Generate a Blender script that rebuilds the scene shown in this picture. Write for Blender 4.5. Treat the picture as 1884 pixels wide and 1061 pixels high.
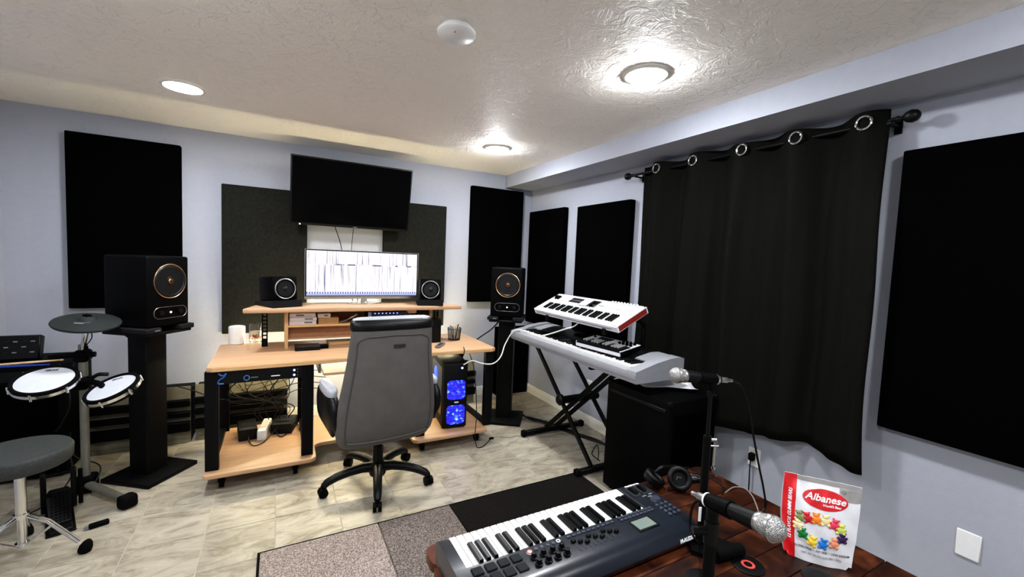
import bpy, bmesh, math, random
from mathutils import Vector, Matrix
random.seed(7)
for o in list(bpy.data.objects): bpy.data.objects.remove(o)
S = bpy.context.scene
COL = S.collection
PI = math.pi

# ------------------------------------------------------------------ camera
FPX = 780.7
CAM = Vector((-2.5486, -4.2379, 1.5026))
RT = Vector((0.87566, -0.48093, 0.04139)); FW = Vector((0.48157, 0.87398, -0.06495))
RT.normalize(); FW = (FW - RT*FW.dot(RT)).normalized(); UP = RT.cross(FW)
cam = bpy.data.cameras.new('camera'); cam_o = bpy.data.objects.new('camera', cam); COL.objects.link(cam_o)
cam.sensor_width = 36; cam.lens = FPX/1884*36; cam.clip_start = .02
cam_o.matrix_world = Matrix(((RT.x, UP.x, -FW.x, CAM.x), (RT.y, UP.y, -FW.y, CAM.y), (RT.z, UP.z, -FW.z, CAM.z), (0, 0, 0, 1)))
S.camera = cam_o
def ray(px, py): return FW + RT*((px-942)/FPX) - UP*((py-530.5)/FPX)
def atz(px, py, z): d = ray(px, py); return CAM + d*((z-CAM.z)/d.z)
def aty(px, py, y): d = ray(px, py); return CAM + d*((y-CAM.y)/d.y)
def atx(px, py, x): d = ray(px, py); return CAM + d*((x-CAM.x)/d.x)
def atd(px, py, D): return CAM + ray(px, py)*D

# ------------------------------------------------------------------ world, exposure, lamp levels
W = bpy.data.worlds.new('world'); S.world = W; W.use_nodes = True
W.node_tree.nodes['Background'].inputs[0].default_value = (.05, .055, .06, 1)
W.node_tree.nodes['Background'].inputs[1].default_value = .3
S.view_settings.view_transform = 'Standard'; S.view_settings.look = 'None'
S.view_settings.gamma = 1; S.view_settings.use_curve_mapping = False
S.view_settings.exposure = 1.15
LAMP = 175.0          # ceiling lamp dome radiance
STRIP = 74.0          # warm light strip behind the desk
SCREEN = .56

# ------------------------------------------------------------------ materials
def lin(r, g, b):
    f = lambda c: (c/255/12.92 if c/255 <= .04045 else ((c/255+.055)/1.055)**2.4)
    return (f(r), f(g), f(b))
class NT:
    def __init__(s, name):
        s.m = bpy.data.materials.new(name); s.m.use_nodes = True; s.t = s.m.node_tree; s.b = s.t.nodes['Principled BSDF']
    def n(s, typ, **kw):
        x = s.t.nodes.new(typ)
        for k, v in kw.items():
            if k.startswith('i_'): x.inputs[int(k[2:]) if k[2:].isdigit() else k[2:].replace('_', ' ')].default_value = v
            else: setattr(x, k, v)
        return x
    def l(s, a, b): s.t.links.new(a, b)
    def ramp(s, src, stops):
        r = s.n('ShaderNodeValToRGB'); e = r.color_ramp.elements
        while len(e) < len(stops): e.new(.5)
        for i, (p, c) in enumerate(stops): e[i].position = p; e[i].color = (*c, 1)
        s.l(src, r.inputs[0]); return r
def mat(name, col, rough=.5, metal=0., var=.08, vs=30, bump=0., bs=200, spec=.5, emit=None, es=0., coat=0., tr=0.):
    t = NT(name); b = t.b
    tc = t.n('ShaderNodeTexCoord'); nz = t.n('ShaderNodeTexNoise'); nz.inputs['Scale'].default_value = vs; nz.inputs['Detail'].default_value = 4
    t.l(tc.outputs['Object'], nz.inputs['Vector'])
    lo = tuple(c*(1-var) for c in col); hi = tuple(min(1, c*(1+var)) for c in col)
    r = t.ramp(nz.outputs[0], [(.3, lo), (.7, hi)]); t.l(r.outputs[0], b.inputs['Base Color'])
    b.inputs['Roughness'].default_value = rough; b.inputs['Metallic'].default_value = metal
    b.inputs['Specular IOR Level'].default_value = spec; b.inputs['Coat Weight'].default_value = coat
    b.inputs['Transmission Weight'].default_value = tr
    if bump:
        n2 = t.n('ShaderNodeTexNoise'); n2.inputs['Scale'].default_value = bs; n2.inputs['Detail'].default_value = 3
        t.l(tc.outputs['Object'], n2.inputs['Vector'])
        bp = t.n('ShaderNodeBump'); bp.inputs['Strength'].default_value = bump; bp.inputs['Distance'].default_value = .004
        t.l(n2.outputs[0], bp.inputs['Height']); t.l(bp.outputs[0], b.inputs['Normal'])
    if emit: b.inputs['Emission Color'].default_value = (*emit, 1); b.inputs['Emission Strength'].default_value = es
    return t.m
MT = {}
MT['wall'] = mat('wall_paint', lin(161, 164, 174), .75, var=.02, bump=.12, bs=160, spec=.2)
MT['trimw'] = mat('white_trim_paint', lin(225, 222, 212), .5, var=.02)
MT['plate'] = mat('white_plastic_plate', lin(230, 230, 230), .35, var=.02)
MT['black_fabric'] = mat('black_acoustic_fabric', (.0009, .0009, .0009), .95, var=.3, vs=300, bump=.2, bs=600, spec=.0)
MT['grey_fabric'] = mat('charcoal_acoustic_fabric', (.012, .0118, .0098), .95, var=.25, vs=60, bump=.2, bs=600, spec=.0)
MT['curtain'] = mat('black_curtain_cloth', (.0042, .0041, .0034), .8, var=.2, vs=60, bump=.12, bs=700, spec=.02)
MT['black'] = mat('black_plastic', (.0011, .0011, .0012), .5, var=.2, spec=.04)
MT['black_satin'] = mat('black_satin_plastic', (.0016, .0016, .0018), .42, var=.2, spec=.16)
MT['black_metal'] = mat('black_powder_coat', (.0013, .0013, .0014), .5, var=.2, spec=.10)
MT['vinyl'] = mat('black_vinyl_covering', (.0011, .0011, .0012), .6, var=.3, bump=.2, bs=500, spec=.03)
MT['rubber'] = mat('black_rubber', (.0018, .0018, .0018), .8, var=.2, spec=.04)
MT['gloss'] = mat('glossy_black_glass', (.0008, .0008, .001), .15, var=.1, spec=.05)
MT['foam'] = mat('dark_grey_foam', (.012, .012, .013), .95, var=.3, vs=200, bump=.5, bs=400, spec=.05)
MT['chrome'] = mat('chrome', (.75, .74, .72), .14, 1, var=.03)
MT['steel'] = mat('brushed_steel', (.45, .44, .42), .35, 1, var=.08)
MT['silver'] = mat('silver_plastic', lin(160, 162, 168), .4, .25, var=.04)
MT['olive_metal'] = mat('grey_rack_tube', lin(120, 118, 105), .45, .5, var=.1)
MT['grey_leather'] = mat('grey_leather', lin(84, 80, 77), .6, var=.10, vs=14, bump=.25, bs=120, spec=.35)
MT['pale_leather'] = mat('pale_grey_leather', lin(168, 170, 175), .4, var=.08, vs=14, bump=.2, bs=120)
MT['stitch'] = mat('dark_piping', lin(62, 60, 58), .6)
MT['black_leather'] = mat('black_leather', (.0016, .0016, .0016), .4, var=.3, bump=.2, bs=100, spec=.2)
MT['white_plastic'] = mat('white_plastic', lin(214, 213, 220), .38, var=.02)
MT['ivory'] = mat('white_key_plastic', lin(214, 213, 211), .3, var=.02)
MT['black_key'] = mat('black_key_plastic', (.0014, .0014, .0017), .32, var=.1, spec=.12)
MT['red_side'] = mat('red_wood_side_panel', lin(120, 28, 22), .4, var=.2)
MT['navy'] = mat('dark_navy_plastic', (.0062, .0088, .0145), .28, var=.1, spec=.38, coat=.15)
MT['navy2'] = mat('slate_plastic_button', (.03, .037, .055), .35, var=.1)
MT['pad_rubber'] = mat('dark_rubber_pad', (.004, .0048, .006), .6, var=.1, spec=.15)
MT['lcd'] = mat('grey_green_lcd', lin(112, 124, 116), .25, var=.05)
MT['mesh_head'] = mat('white_mesh_drumhead', lin(196, 198, 206), .6, var=.03, bump=.1, bs=900)
MT['wood_stick'] = mat('hickory', lin(226, 190, 140), .5, var=.1)
MT['blue_stick'] = mat('blue_lacquer', lin(20, 50, 150), .4, var=.1)
MT['paper'] = mat('white_paper', lin(235, 235, 238), .8, var=.03)
MT['carton'] = mat('brown_cardboard', lin(190, 150, 95), .8, var=.08)
MT['tan'] = mat('tan_board', lin(196, 160, 118), .7, var=.06)
MT['printblk'] = mat('black_print', (.01, .01, .01), .5)
MT['printgrey'] = mat('grey_print', lin(110, 108, 108), .5)
MT['printwhite'] = mat('white_print', lin(240, 240, 240), .5)
MT['printblue'] = mat('blue_print', lin(90, 130, 210), .4)
MT['ceramic'] = mat('white_ceramic', lin(228, 224, 216), .4, var=.03, bump=.15, bs=60)
MT['gold'] = mat('rose_gold_ring', (.78, .46, .26), .25, 1, var=.05)
MT['amber'] = mat('amber_tweeter', (.28, .10, .02), .35, .7, var=.1)
MT['cone'] = mat('black_speaker_cone', (.003, .003, .0035), .42, var=.1, spec=.25)
MT['grille'] = None
MT['bagwhite'] = mat('white_foil_pouch', lin(228, 228, 230), .28, var=.03, vs=18, bump=.35, bs=26, coat=.3)
MT['bagred'] = mat('red_foil_print', lin(212, 14, 22), .3, var=.1, bump=.3, bs=26, coat=.3)
MT['bagsilver'] = mat('silver_foil_edge', lin(160, 155, 152), .3, .3, var=.1, bump=.3, bs=26)
MT['red'] = mat('red_print', lin(200, 16, 26), .4)
MT['redlabel'] = mat('red_record_label', lin(190, 60, 50), .5)
MT['ledred'] = mat('red_indicator', (1, .1, .15), .4, emit=(1, .25, .35), es=6)
MT['ledblue'] = mat('blue_indicator', (.05, .1, 1), .4, emit=(.08, .12, 1), es=7)
MT['ledwhite'] = mat('white_indicator', (1, 1, 1), .4, emit=(1, 1, 1), es=2.5)
MT['lamp'] = mat('lamp_diffuser', (1, 1, 1), .5, emit=(.93, .96, 1.0), es=LAMP)
MT['strip'] = mat('warm_light_strip', (1, 1, 1), .5, emit=(1, .90, .58), es=STRIP)
MT['glass'] = mat('clear_glass', (.95, .95, .93), .03, var=.0, tr=1.)
MT['wax'] = mat('cream_wax', lin(222, 212, 188), .5)
MT['jarprint'] = mat('dark_red_jar_print', lin(110, 40, 45), .5, var=.5, vs=60)
MT['pencilA'] = mat('yellow_pencil', lin(215, 170, 70), .5)
MT['pencilB'] = mat('grey_pen', lin(170, 170, 175), .4)
MT['cable'] = mat('black_cable_sheath', (.002, .002, .002), .5, spec=.2)
MT['cablew'] = mat('white_cable_sheath', lin(225, 225, 220), .5)
MT['cableg'] = mat('grey_cable_sheath', lin(120, 112, 105), .5)
MT['darkback'] = mat('dark_brown_board', lin(104, 98, 78), .8, var=.1)
MT['innerwood'] = mat('brown_inner_board', lin(150, 98, 60), .6, var=.1)
MT['grout'] = mat('pale_grout', lin(176, 168, 150), .8, var=.1)
MT['blueglass'] = mat('blue_lit_fan', (.0, .02, .3), .3, emit=(.02, .05, 1), es=1.6)

def m_ceiling():
    t = NT('knockdown_plaster'); b = t.b; tc = t.n('ShaderNodeTexCoord')
    n1 = t.n('ShaderNodeTexNoise'); n1.inputs['Scale'].default_value = 8.5; n1.inputs['Detail'].default_value = 5; n1.inputs['Roughness'].default_value = .6; n1.inputs['Distortion'].default_value = 1.2
    t.l(tc.outputs['Object'], n1.inputs['Vector'])
    r1 = t.ramp(n1.outputs[0], [(.46, (0, 0, 0)), (.52, (1, 1, 1))])
    n2 = t.n('ShaderNodeTexNoise'); n2.inputs['Scale'].default_value = 34; n2.inputs['Detail'].default_value = 4; n2.inputs['Distortion'].default_value = 2.0
    t.l(tc.outputs['Object'], n2.inputs['Vector'])
    r2 = t.ramp(n2.outputs[0], [(.45, (0, 0, 0)), (.6, (1, 1, 1))])
    mx = t.n('ShaderNodeMix', data_type='FLOAT'); mx.inputs[0].default_value = .22
    t.l(r1.outputs[0], mx.inputs[2]); t.l(r2.outputs[0], mx.inputs[3])
    bp = t.n('ShaderNodeBump'); bp.inputs['Strength'].default_value = .62; bp.inputs['Distance'].default_value = .007
    t.l(mx.outputs[0], bp.inputs['Height']); t.l(bp.outputs[0], b.inputs['Normal'])
    b.inputs['Base Color'].default_value = (*lin(246, 240, 232), 1); b.inputs['Roughness'].default_value = .6; b.inputs['Specular IOR Level'].default_value = .35
    return t.m
MT['ceiling'] = m_ceiling()
def m_tile():
    t = NT('travertine_vinyl_tile'); b = t.b
    g = t.n('ShaderNodeNewGeometry'); oi = t.n('ShaderNodeObjectInfo')
    sc = t.n('ShaderNodeVectorMath', operation='SCALE'); sc.inputs[3].default_value = 37
    cb = t.n('ShaderNodeCombineXYZ'); t.l(oi.outputs['Random'], cb.inputs[0]); t.l(oi.outputs['Random'], cb.inputs[1]); t.l(oi.outputs['Random'], cb.inputs[2]); t.l(cb.outputs[0], sc.inputs[0])
    ad = t.n('ShaderNodeVectorMath', operation='ADD'); t.l(g.outputs['Position'], ad.inputs[0]); t.l(sc.outputs[0], ad.inputs[1])
    mp = t.n('ShaderNodeMapping'); mp.inputs['Rotation'].default_value = (0, 0, .3); mp.inputs['Scale'].default_value = (3.4, 8, 3); t.l(ad.outputs[0], mp.inputs[0])
    n1 = t.n('ShaderNodeTexNoise'); n1.inputs['Scale'].default_value = 1.1; n1.inputs['Detail'].default_value = 10; n1.inputs['Roughness'].default_value = .72; n1.inputs['Distortion'].default_value = 1.6
    t.l(mp.outputs[0], n1.inputs['Vector'])
    r = t.ramp(n1.outputs[0], [(.29, lin(88, 80, 67)), (.40, lin(135, 126, 109)), (.52, lin(165, 157, 140)), (.70, lin(186, 179, 162))])
    mul = t.n('ShaderNodeMix', data_type='RGBA', blend_type='MULTIPLY'); mul.inputs[0].default_value = 1
    r2 = t.ramp(oi.outputs['Random'], [(0, (.84, .83, .82)), (1, (1, 1, 1))])
    t.l(r.outputs[0], mul.inputs[6]); t.l(r2.outputs[0], mul.inputs[7]); t.l(mul.outputs[2], b.inputs['Base Color'])
    b.inputs['Roughness'].default_value = .38
    bp = t.n('ShaderNodeBump'); bp.inputs['Strength'].default_value = .12; bp.inputs['Distance'].default_value = .003; t.l(n1.outputs[0], bp.inputs['Height']); t.l(bp.outputs[0], b.inputs['Normal'])
    return t.m
MT['tile'] = m_tile()
def m_wood(name, dark, mid, light, rough, sc=(2, 26, 26), rnd=True, spec=.5):
    t = NT(name); b = t.b
    g = t.n('ShaderNodeTexCoord'); oi = t.n('ShaderNodeObjectInfo')
    ad = t.n('ShaderNodeVectorMath', operation='ADD'); s2 = t.n('ShaderNodeVectorMath', operation='SCALE'); s2.inputs[3].default_value = 20
    cb = t.n('ShaderNodeCombineXYZ'); t.l(oi.outputs['Random'], cb.inputs[0]); t.l(oi.outputs['Random'], cb.inputs[1]); t.l(cb.outputs[0], s2.inputs[0])
    t.l(g.outputs['Object'], ad.inputs[0]); t.l(s2.outputs[0], ad.inputs[1])
    mp = t.n('ShaderNodeMapping'); mp.inputs['Scale'].default_value = sc; t.l(ad.outputs[0], mp.inputs[0])
    n = t.n('ShaderNodeTexNoise'); n.inputs['Scale'].default_value = 1; n.inputs['Detail'].default_value = 6; n.inputs['Distortion'].default_value = .6; t.l(mp.outputs[0], n.inputs['Vector'])
    r = t.ramp(n.outputs[0], [(.28, dark), (.5, mid), (.72, light)]); t.l(r.outputs[0], b.inputs['Base Color'])
    b.inputs['Roughness'].default_value = rough; b.inputs['Specular IOR Level'].default_value = spec
    return t.m
MT['maple'] = m_wood('maple_laminate', lin(184, 142, 104), lin(194, 153, 115), lin(202, 163, 126), .42, (1.5, 30, 30))
MT['maple_edge'] = m_wood('maple_edge_band', lin(206, 160, 104), lin(214, 170, 116), lin(220, 178, 126), .42, (1.5, 30, 30))
MT['redwood'] = m_wood('red_stained_wood', (.0022, .0006, .0003), (.024, .0055, .0020), (.105, .026, .0085), .42, (7, 9, 9), spec=.14)
def m_carpet(name, cols, scale=420):
    t = NT(name); b = t.b; tc = t.n('ShaderNodeTexCoord')
    n = t.n('ShaderNodeTexNoise'); n.inputs['Scale'].default_value = scale*.4; n.inputs['Detail'].default_value = 3; t.l(tc.outputs['Object'], n.inputs['Vector'])
    r = t.ramp(n.outputs[0], [(.33, cols[0]), (.5, cols[1]), (.66, cols[2])]); t.l(r.outputs[0], b.inputs['Base Color'])
    b.inputs['Roughness'].default_value = .95; b.inputs['Specular IOR Level'].default_value = .08
    bp = t.n('ShaderNodeBump'); bp.inputs['Strength'].default_value = .9; bp.inputs['Distance'].default_value = .006; t.l(n.outputs[0], bp.inputs['Height']); t.l(bp.outputs[0], b.inputs['Normal'])
    return t.m
MT['taupe'] = m_carpet('taupe_carpet', (lin(92, 80, 73), lin(146, 131, 122), lin(186, 172, 162)))
MT['greyc'] = m_carpet('grey_brown_carpet', (lin(62, 54, 50), lin(104, 94, 88), lin(146, 136, 128)))
MT['blackc'] = m_carpet('black_carpet', ((.0015, .0012, .001), (.0045, .0035, .003), (.011, .009, .008)))
def m_grille():
    t = NT('mic_mesh_grille'); b = t.b; tc = t.n('ShaderNodeTexCoord')
    v = t.n('ShaderNodeTexVoronoi'); v.inputs['Scale'].default_value = 430; t.l(tc.outputs['Object'], v.inputs['Vector'])
    r = t.ramp(v.outputs[0], [(.2, (.10, .10, .10)), (.55, (.48, .47, .46))]); t.l(r.outputs[0], b.inputs['Base Color'])
    b.inputs['Metallic'].default_value = .8; b.inputs['Roughness'].default_value = .4
    bp = t.n('ShaderNodeBump'); bp.inputs['Strength'].default_value = .8; bp.inputs['Distance'].default_value = .002; t.l(v.outputs[0], bp.inputs['Height']); t.l(bp.outputs[0], b.inputs['Normal'])
    return t.m
MT['grille'] = m_grille()
def m_screen(w, h):
    # a picture of record shelves: two rows of thin spines, a shelf edge, a strip of keys
    t = NT('lit_monitor_picture'); b = t.b; tc = t.n('ShaderNodeTexCoord'); sp = t.n('ShaderNodeSeparateXYZ'); t.l(tc.outputs['Object'], sp.inputs[0])
    u = t.n('ShaderNodeMath', operation='MULTIPLY_ADD'); u.inputs[1].default_value = 1/w; u.inputs[2].default_value = .5; t.l(sp.outputs[0], u.inputs[0])
    v = t.n('ShaderNodeMath', operation='MULTIPLY_ADD'); v.inputs[1].default_value = 1/h; v.inputs[2].default_value = 0; t.l(sp.outputs[2], v.inputs[0])
    row = t.n('ShaderNodeMath', operation='GREATER_THAN'); row.inputs[1].default_value = .70; t.l(v.outputs[0], row.inputs[0])
    cb = t.n('ShaderNodeCombineXYZ'); a = t.n('ShaderNodeMath', operation='MULTIPLY'); a.inputs[1].default_value = 70; t.l(u.outputs[0], a.inputs[0]); t.l(a.outputs[0], cb.inputs[0])
    a2 = t.n('ShaderNodeMath', operation='MULTIPLY'); a2.inputs[1].default_value = 31; t.l(row.outputs[0], a2.inputs[0]); t.l(a2.outputs[0], cb.inputs[1])
    a3 = t.n('ShaderNodeMath', operation='MULTIPLY'); a3.inputs[1].default_value = .5; t.l(v.outputs[0], a3.inputs[0]); t.l(a3.outputs[0], cb.inputs[2])
    n = t.n('ShaderNodeTexNoise'); n.inputs['Scale'].default_value = 1; n.inputs['Detail'].default_value = 5; n.inputs['Roughness'].default_value = .75; t.l(cb.outputs[0], n.inputs['Vector'])
    r = t.ramp(n.outputs[0], [(.32, (.02, .02, .08)), (.37, (.16, .18, .30)), (.43, (.62, .55, .64)), (.50, (1, 1, 1))])
    # shelf edge
    sh = t.n('ShaderNodeMath', operation='COMPARE'); sh.inputs[1].default_value = .70; sh.inputs[2].default_value = .016; t.l(v.outputs[0], sh.inputs[0])
    n3 = t.n('ShaderNodeTexNoise'); n3.inputs['Scale'].default_value = 5; t.l(cb.outputs[0], n3.inputs['Vector'])
    sc = t.n('ShaderNodeTexNoise', noise_dimensions='1D'); sc.inputs['Scale'].default_value = 9; t.l(u.outputs[0], sc.inputs['W'])
    rs = t.ramp(sc.outputs[0], [(.44, (.16, .14, .20)), (.48, (.75, .74, .80))])
    m1 = t.n('ShaderNodeMix', data_type='RGBA'); t.l(sh.outputs[0], m1.inputs[0]); t.l(r.outputs[0], m1.inputs[6]); t.l(rs.outputs[0], m1.inputs[7])
    # keyboard strip at the bottom
    ks = t.n('ShaderNodeMath', operation='LESS_THAN'); ks.inputs[1].default_value = .085; t.l(v.outputs[0], ks.inputs[0])
    kd = t.n('ShaderNodeMath', operation='FRACT'); km = t.n('ShaderNodeMath', operation='MULTIPLY'); km.inputs[1].default_value = 46; t.l(u.outputs[0], km.inputs[0]); t.l(km.outputs[0], kd.inputs[0])
    kr = t.ramp(kd.outputs[0], [(.42, (.09, .10, .28)), (.5, (.7, .74, .95))])
    kl = t.n('ShaderNodeMath', operation='LESS_THAN'); kl.inputs[1].default_value = .042; t.l(v.outputs[0], kl.inputs[0])
    m3 = t.n('ShaderNodeMix', data_type='RGBA'); m3.inputs[7].default_value = (.38, .42, .72, 1); t.l(kl.outputs[0], m3.inputs[0]); t.l(kr.outputs[0], m3.inputs[6])
    m2 = t.n('ShaderNodeMix', data_type='RGBA'); t.l(ks.outputs[0], m2.inputs[0]); t.l(m1.outputs[2], m2.inputs[6]); t.l(m3.outputs[2], m2.inputs[7])
    b.inputs['Base Color'].default_value = (.01, .01, .01, 1); b.inputs['Roughness'].default_value = .3
    t.l(m2.outputs[2], b.inputs['Emission Color']); b.inputs['Emission Strength'].default_value = SCREEN
    return t.m
def m_fan():
    t = NT('blue_lit_fan_grille'); b = t.b; tc = t.n('ShaderNodeTexCoord')
    n = t.n('ShaderNodeTexNoise'); n.inputs['Scale'].default_value = 38; n.inputs['Detail'].default_value = 2; t.l(tc.outputs['Object'], n.inputs['Vector'])
    r = t.ramp(n.outputs[0], [(.32, (.004, .003, .17)), (.58, (.012, .010, .55)), (.68, (.05, .2, 1)), (.76, (.25, .7, 1))])
    b.inputs['Base Color'].default_value = (.005, .005, .02, 1)
    t.l(r.outputs[0], b.inputs['Emission Color']); b.inputs['Emission Strength'].default_value = 1.5
    return t.m
MT['fan'] = m_fan()

# ------------------------------------------------------------------ mesh helpers
class MB:
    def __init__(s): s.v = []; s.f = []
    def add(s, vs, fs, m=None):
        o = len(s.v)
        s.v += [tuple(m @ Vector(p)) if m is not None else tuple(p) for p in vs]
        s.f += [tuple(i+o for i in f) for f in fs]; return s
    def box(s, x0, x1, y0, y1, z0, z1, m=None, bev=0., seg=1):
        if bev:
            bm = bmesh.new(); bmesh.ops.create_cube(bm, size=1)
            for v in bm.verts: v.co = Vector(((x0+x1)/2+v.co.x*(x1-x0), (y0+y1)/2+v.co.y*(y1-y0), (z0+z1)/2+v.co.z*(z1-z0)))
            bmesh.ops.bevel(bm, geom=list(bm.edges), offset=bev, segments=seg, profile=.5, affect='EDGES')
            bm.verts.index_update()
            s.add([v.co.copy() for v in bm.verts], [tuple(v.index for v in f.verts) for f in bm.faces], m); bm.free(); return s
        vs = [(x, y, z) for z in (z0, z1) for y in (y0, y1) for x in (x0, x1)]
        return s.add(vs, [(0, 2, 3, 1), (4, 5, 7, 6), (0, 1, 5, 4), (2, 6, 7, 3), (0, 4, 6, 2), (1, 3, 7, 5)], m)
    def cbox(s, c, d, m=None, bev=0., seg=1):
        return s.box(c[0]-d[0]/2, c[0]+d[0]/2, c[1]-d[1]/2, c[1]+d[1]/2, c[2]-d[2]/2, c[2]+d[2]/2, m, bev, seg)
    def tube(s, pts, r, n=8, closed=False, m=None):
        pts = [Vector(p) for p in pts]; N = len(pts); vs = []; fs = []
        rs = r if isinstance(r, (list, tuple)) else [r]*N
        prev = None
        for i, p in enumerate(pts):
            if closed: t = (pts[(i+1) % N]-pts[i-1])
            else: t = pts[min(i+1, N-1)]-pts[max(i-1, 0)]
            if t.length < 1e-9: t = Vector((0, 0, 1))
            t.normalize()
            if prev is None:
                a = Vector((0, 0, 1)) if abs(t.z) < .9 else Vector((1, 0, 0)); u = t.cross(a).normalized()
            else:
                u = (prev - t*prev.dot(t)); u = u.normalized() if u.length > 1e-6 else t.orthogonal().normalized()
            prev = u; w = t.cross(u)
            vs += [p+(u*math.cos(2*PI*k/n)+w*math.sin(2*PI*k/n))*rs[i] for k in range(n)]
        for i in range(N if closed else N-1):
            j = (i+1) % N
            for k in range(n): fs.append((i*n+k, i*n+(k+1) % n, j*n+(k+1) % n, j*n+k))
        if not closed: fs += [tuple(range(n-1, -1, -1)), tuple((N-1)*n+k for k in range(n))]
        return s.add(vs, fs, m)
    def cyl(s, a, b, r, n=16, r2=None): return s.tube([a, b], [r, r if r2 is None else r2], n)
    def lathe(s, prof, n=24, m=None):
        # prof: (r, z) pairs from bottom to top; caps closed at the ends
        vs = []; fs = []
        for r, z in prof: vs += [(r*math.cos(2*PI*k/n), r*math.sin(2*PI*k/n), z) for k in range(n)]
        for i in range(len(prof)-1):
            for k in range(n): fs.append((i*n+k, i*n+(k+1) % n, (i+1)*n+(k+1) % n, (i+1)*n+k))
        if prof[0][0] > 1e-5: fs.append(tuple(range(n-1, -1, -1)))
        if prof[-1][0] > 1e-5: fs.append(tuple((len(prof)-1)*n+k for k in range(n)))
        return s.add(vs, fs, m)
    def prism(s, poly, z0, z1, m=None):
        n = len(poly)
        vs = [(x, y, z0) for x, y in poly]+[(x, y, z1) for x, y in poly]
        fs = [tuple(range(n-1, -1, -1)), tuple(range(n, 2*n))]+[(i, (i+1) % n, n+(i+1) % n, n+i) for i in range(n)]
        return s.add(vs, fs, m)
    def loft(s, rings, m=None, caps=True):
        n = len(rings[0]); vs = [p for r in rings for p in r]; fs = []
        for i in range(len(rings)-1):
            for k in range(n): fs.append((i*n+k, i*n+(k+1) % n, (i+1)*n+(k+1) % n, (i+1)*n+k))
        if caps: fs += [tuple(range(n-1, -1, -1)), tuple((len(rings)-1)*n+k for k in range(n))]
        return s.add(vs, fs, m)
    def torus(s, R, r, n=32, k=8, m=None): return s.tube([(R*math.cos(2*PI*i/n), R*math.sin(2*PI*i/n), 0) for i in range(n)], r, k, True, m)
MW = {}
def mw(o): return MW.get(o.name, Matrix.Identity(4))
def obj(name, mb, mt, parent=None, w=False, smooth=True, ang=40):
    me = bpy.data.meshes.new(name)
    vs = mb.v
    if w and parent is not None:
        inv = mw(parent).inverted(); vs = [tuple(inv @ Vector(p)) for p in vs]
    me.from_pydata(vs, [], mb.f); me.validate()
    bm = bmesh.new(); bm.from_mesh(me); bmesh.ops.recalc_face_normals(bm, faces=bm.faces); bm.to_mesh(me); bm.free()
    if smooth: me.shade_smooth(); me.set_sharp_from_angle(angle=math.radians(ang))
    me.materials.append(MT[mt] if isinstance(mt, str) else mt)
    o = bpy.data.objects.new(name, me); COL.objects.link(o)
    if parent is not None: o.parent = parent; MW[o.name] = mw(parent)
    return o
def tag(o, label, cat, group=None, kind=None):
    if label: o['label'] = label
    if cat: o['category'] = cat
    if group: o['group'] = group
    if kind: o['kind'] = kind
    return o
def thing(name, label, cat, loc=(0, 0, 0), rz=0., group=None):
    o = bpy.data.objects.new(name, None); COL.objects.link(o); o.empty_display_size = .05
    o.location = loc; o.rotation_euler = (0, 0, rz); MW[o.name] = Matrix.Translation(Vector(loc)) @ Matrix.Rotation(rz, 4, 'Z')
    return tag(o, label, cat, group)
def solo(name, mb, mt, label, cat, loc, group=None, **k):
    # a thing that is one mesh; mb in world coordinates
    mb.v = [tuple(Vector(p)-Vector(loc)) for p in mb.v]
    o = obj(name, mb, mt, None, **k); o.location = loc; MW[o.name] = Matrix.Translation(Vector(loc))
    return tag(o, label, cat, group)
def child(name, src, parent, loc=(0, 0, 0), rot=(0, 0, 0)):
    o = bpy.data.objects.new(name, src.data); COL.objects.link(o); o.parent = parent; o.location = loc; o.rotation_euler = rot; MW[o.name] = mw(parent); return o
def struct(name, mb, mt, parent=None, **k):
    o = obj(name, mb, mt, parent, smooth=False, **k)
    if parent is None: o['kind'] = 'structure'
    return o
def smooth_path(pts, n=8):
    P = [Vector(p) for p in pts]; P = [P[0]*2-P[1]]+P+[P[-1]*2-P[-2]]; out = []
    for i in range(1, len(P)-2):
        for k in range(n):
            t = k/n; a, b, c, d = P[i-1:i+3]
            out.append(.5*((2*b)+(c-a)*t+(2*a-5*b+4*c-d)*t*t+(3*b-a-3*c+d)*t**3))
    out.append(P[-2]); return out
def cable(label, pts, r=.003, mt='cable', group=None, name='cable', n=6):
    P = smooth_path(pts, 7); o = solo(name, MB().tube(P, r, n), mt, label, 'cable', P[0], group); return o
def text_mb(s, size, m, shear=0., ext=.0004, bold=0., align='CENTER', space=1.):
    cu = bpy.data.curves.new('lettering', 'FONT'); cu.body = s; cu.size = size; cu.shear = shear; cu.extrude = ext; cu.offset = bold; cu.align_x = align; cu.align_y = 'CENTER'; cu.space_character = space; cu.resolution_u = 3
    o = bpy.data.objects.new('lettering_tmp', cu); COL.objects.link(o)
    bpy.context.view_layer.update()
    me = bpy.data.meshes.new_from_object(o.evaluated_get(bpy.context.evaluated_depsgraph_get()))
    mb = MB().add([v.co.copy() for v in me.vertices], [tuple(p.vertices) for p in me.polygons], m)
    bpy.data.objects.remove(o); bpy.data.meshes.remove(me); return mb
def frame(origin, xdir, zdir):
    # matrix with local x -> xdir, local z -> zdir (normal), y = z cross x
    x = Vector(xdir).normalized(); z = Vector(zdir); z = (z-x*z.dot(x)).normalized(); y = z.cross(x)
    o = Vector(origin)
    return Matrix(((x.x, y.x, z.x, o.x), (x.y, y.y, z.y, o.y), (x.z, y.z, z.z, o.z), (0, 0, 0, 1)))
def rrect(x0, x1, y0, y1, r, n=5):
    out = []
    for cx, cy, a in ((x1-r, y1-r, 0), (x0+r, y1-r, PI/2), (x0+r, y0+r, PI), (x1-r, y0+r, 1.5*PI)):
        out += [(cx+r*math.cos(a+PI/2*k/n), cy+r*math.sin(a+PI/2*k/n)) for k in range(n+1)]
    return out
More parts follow.
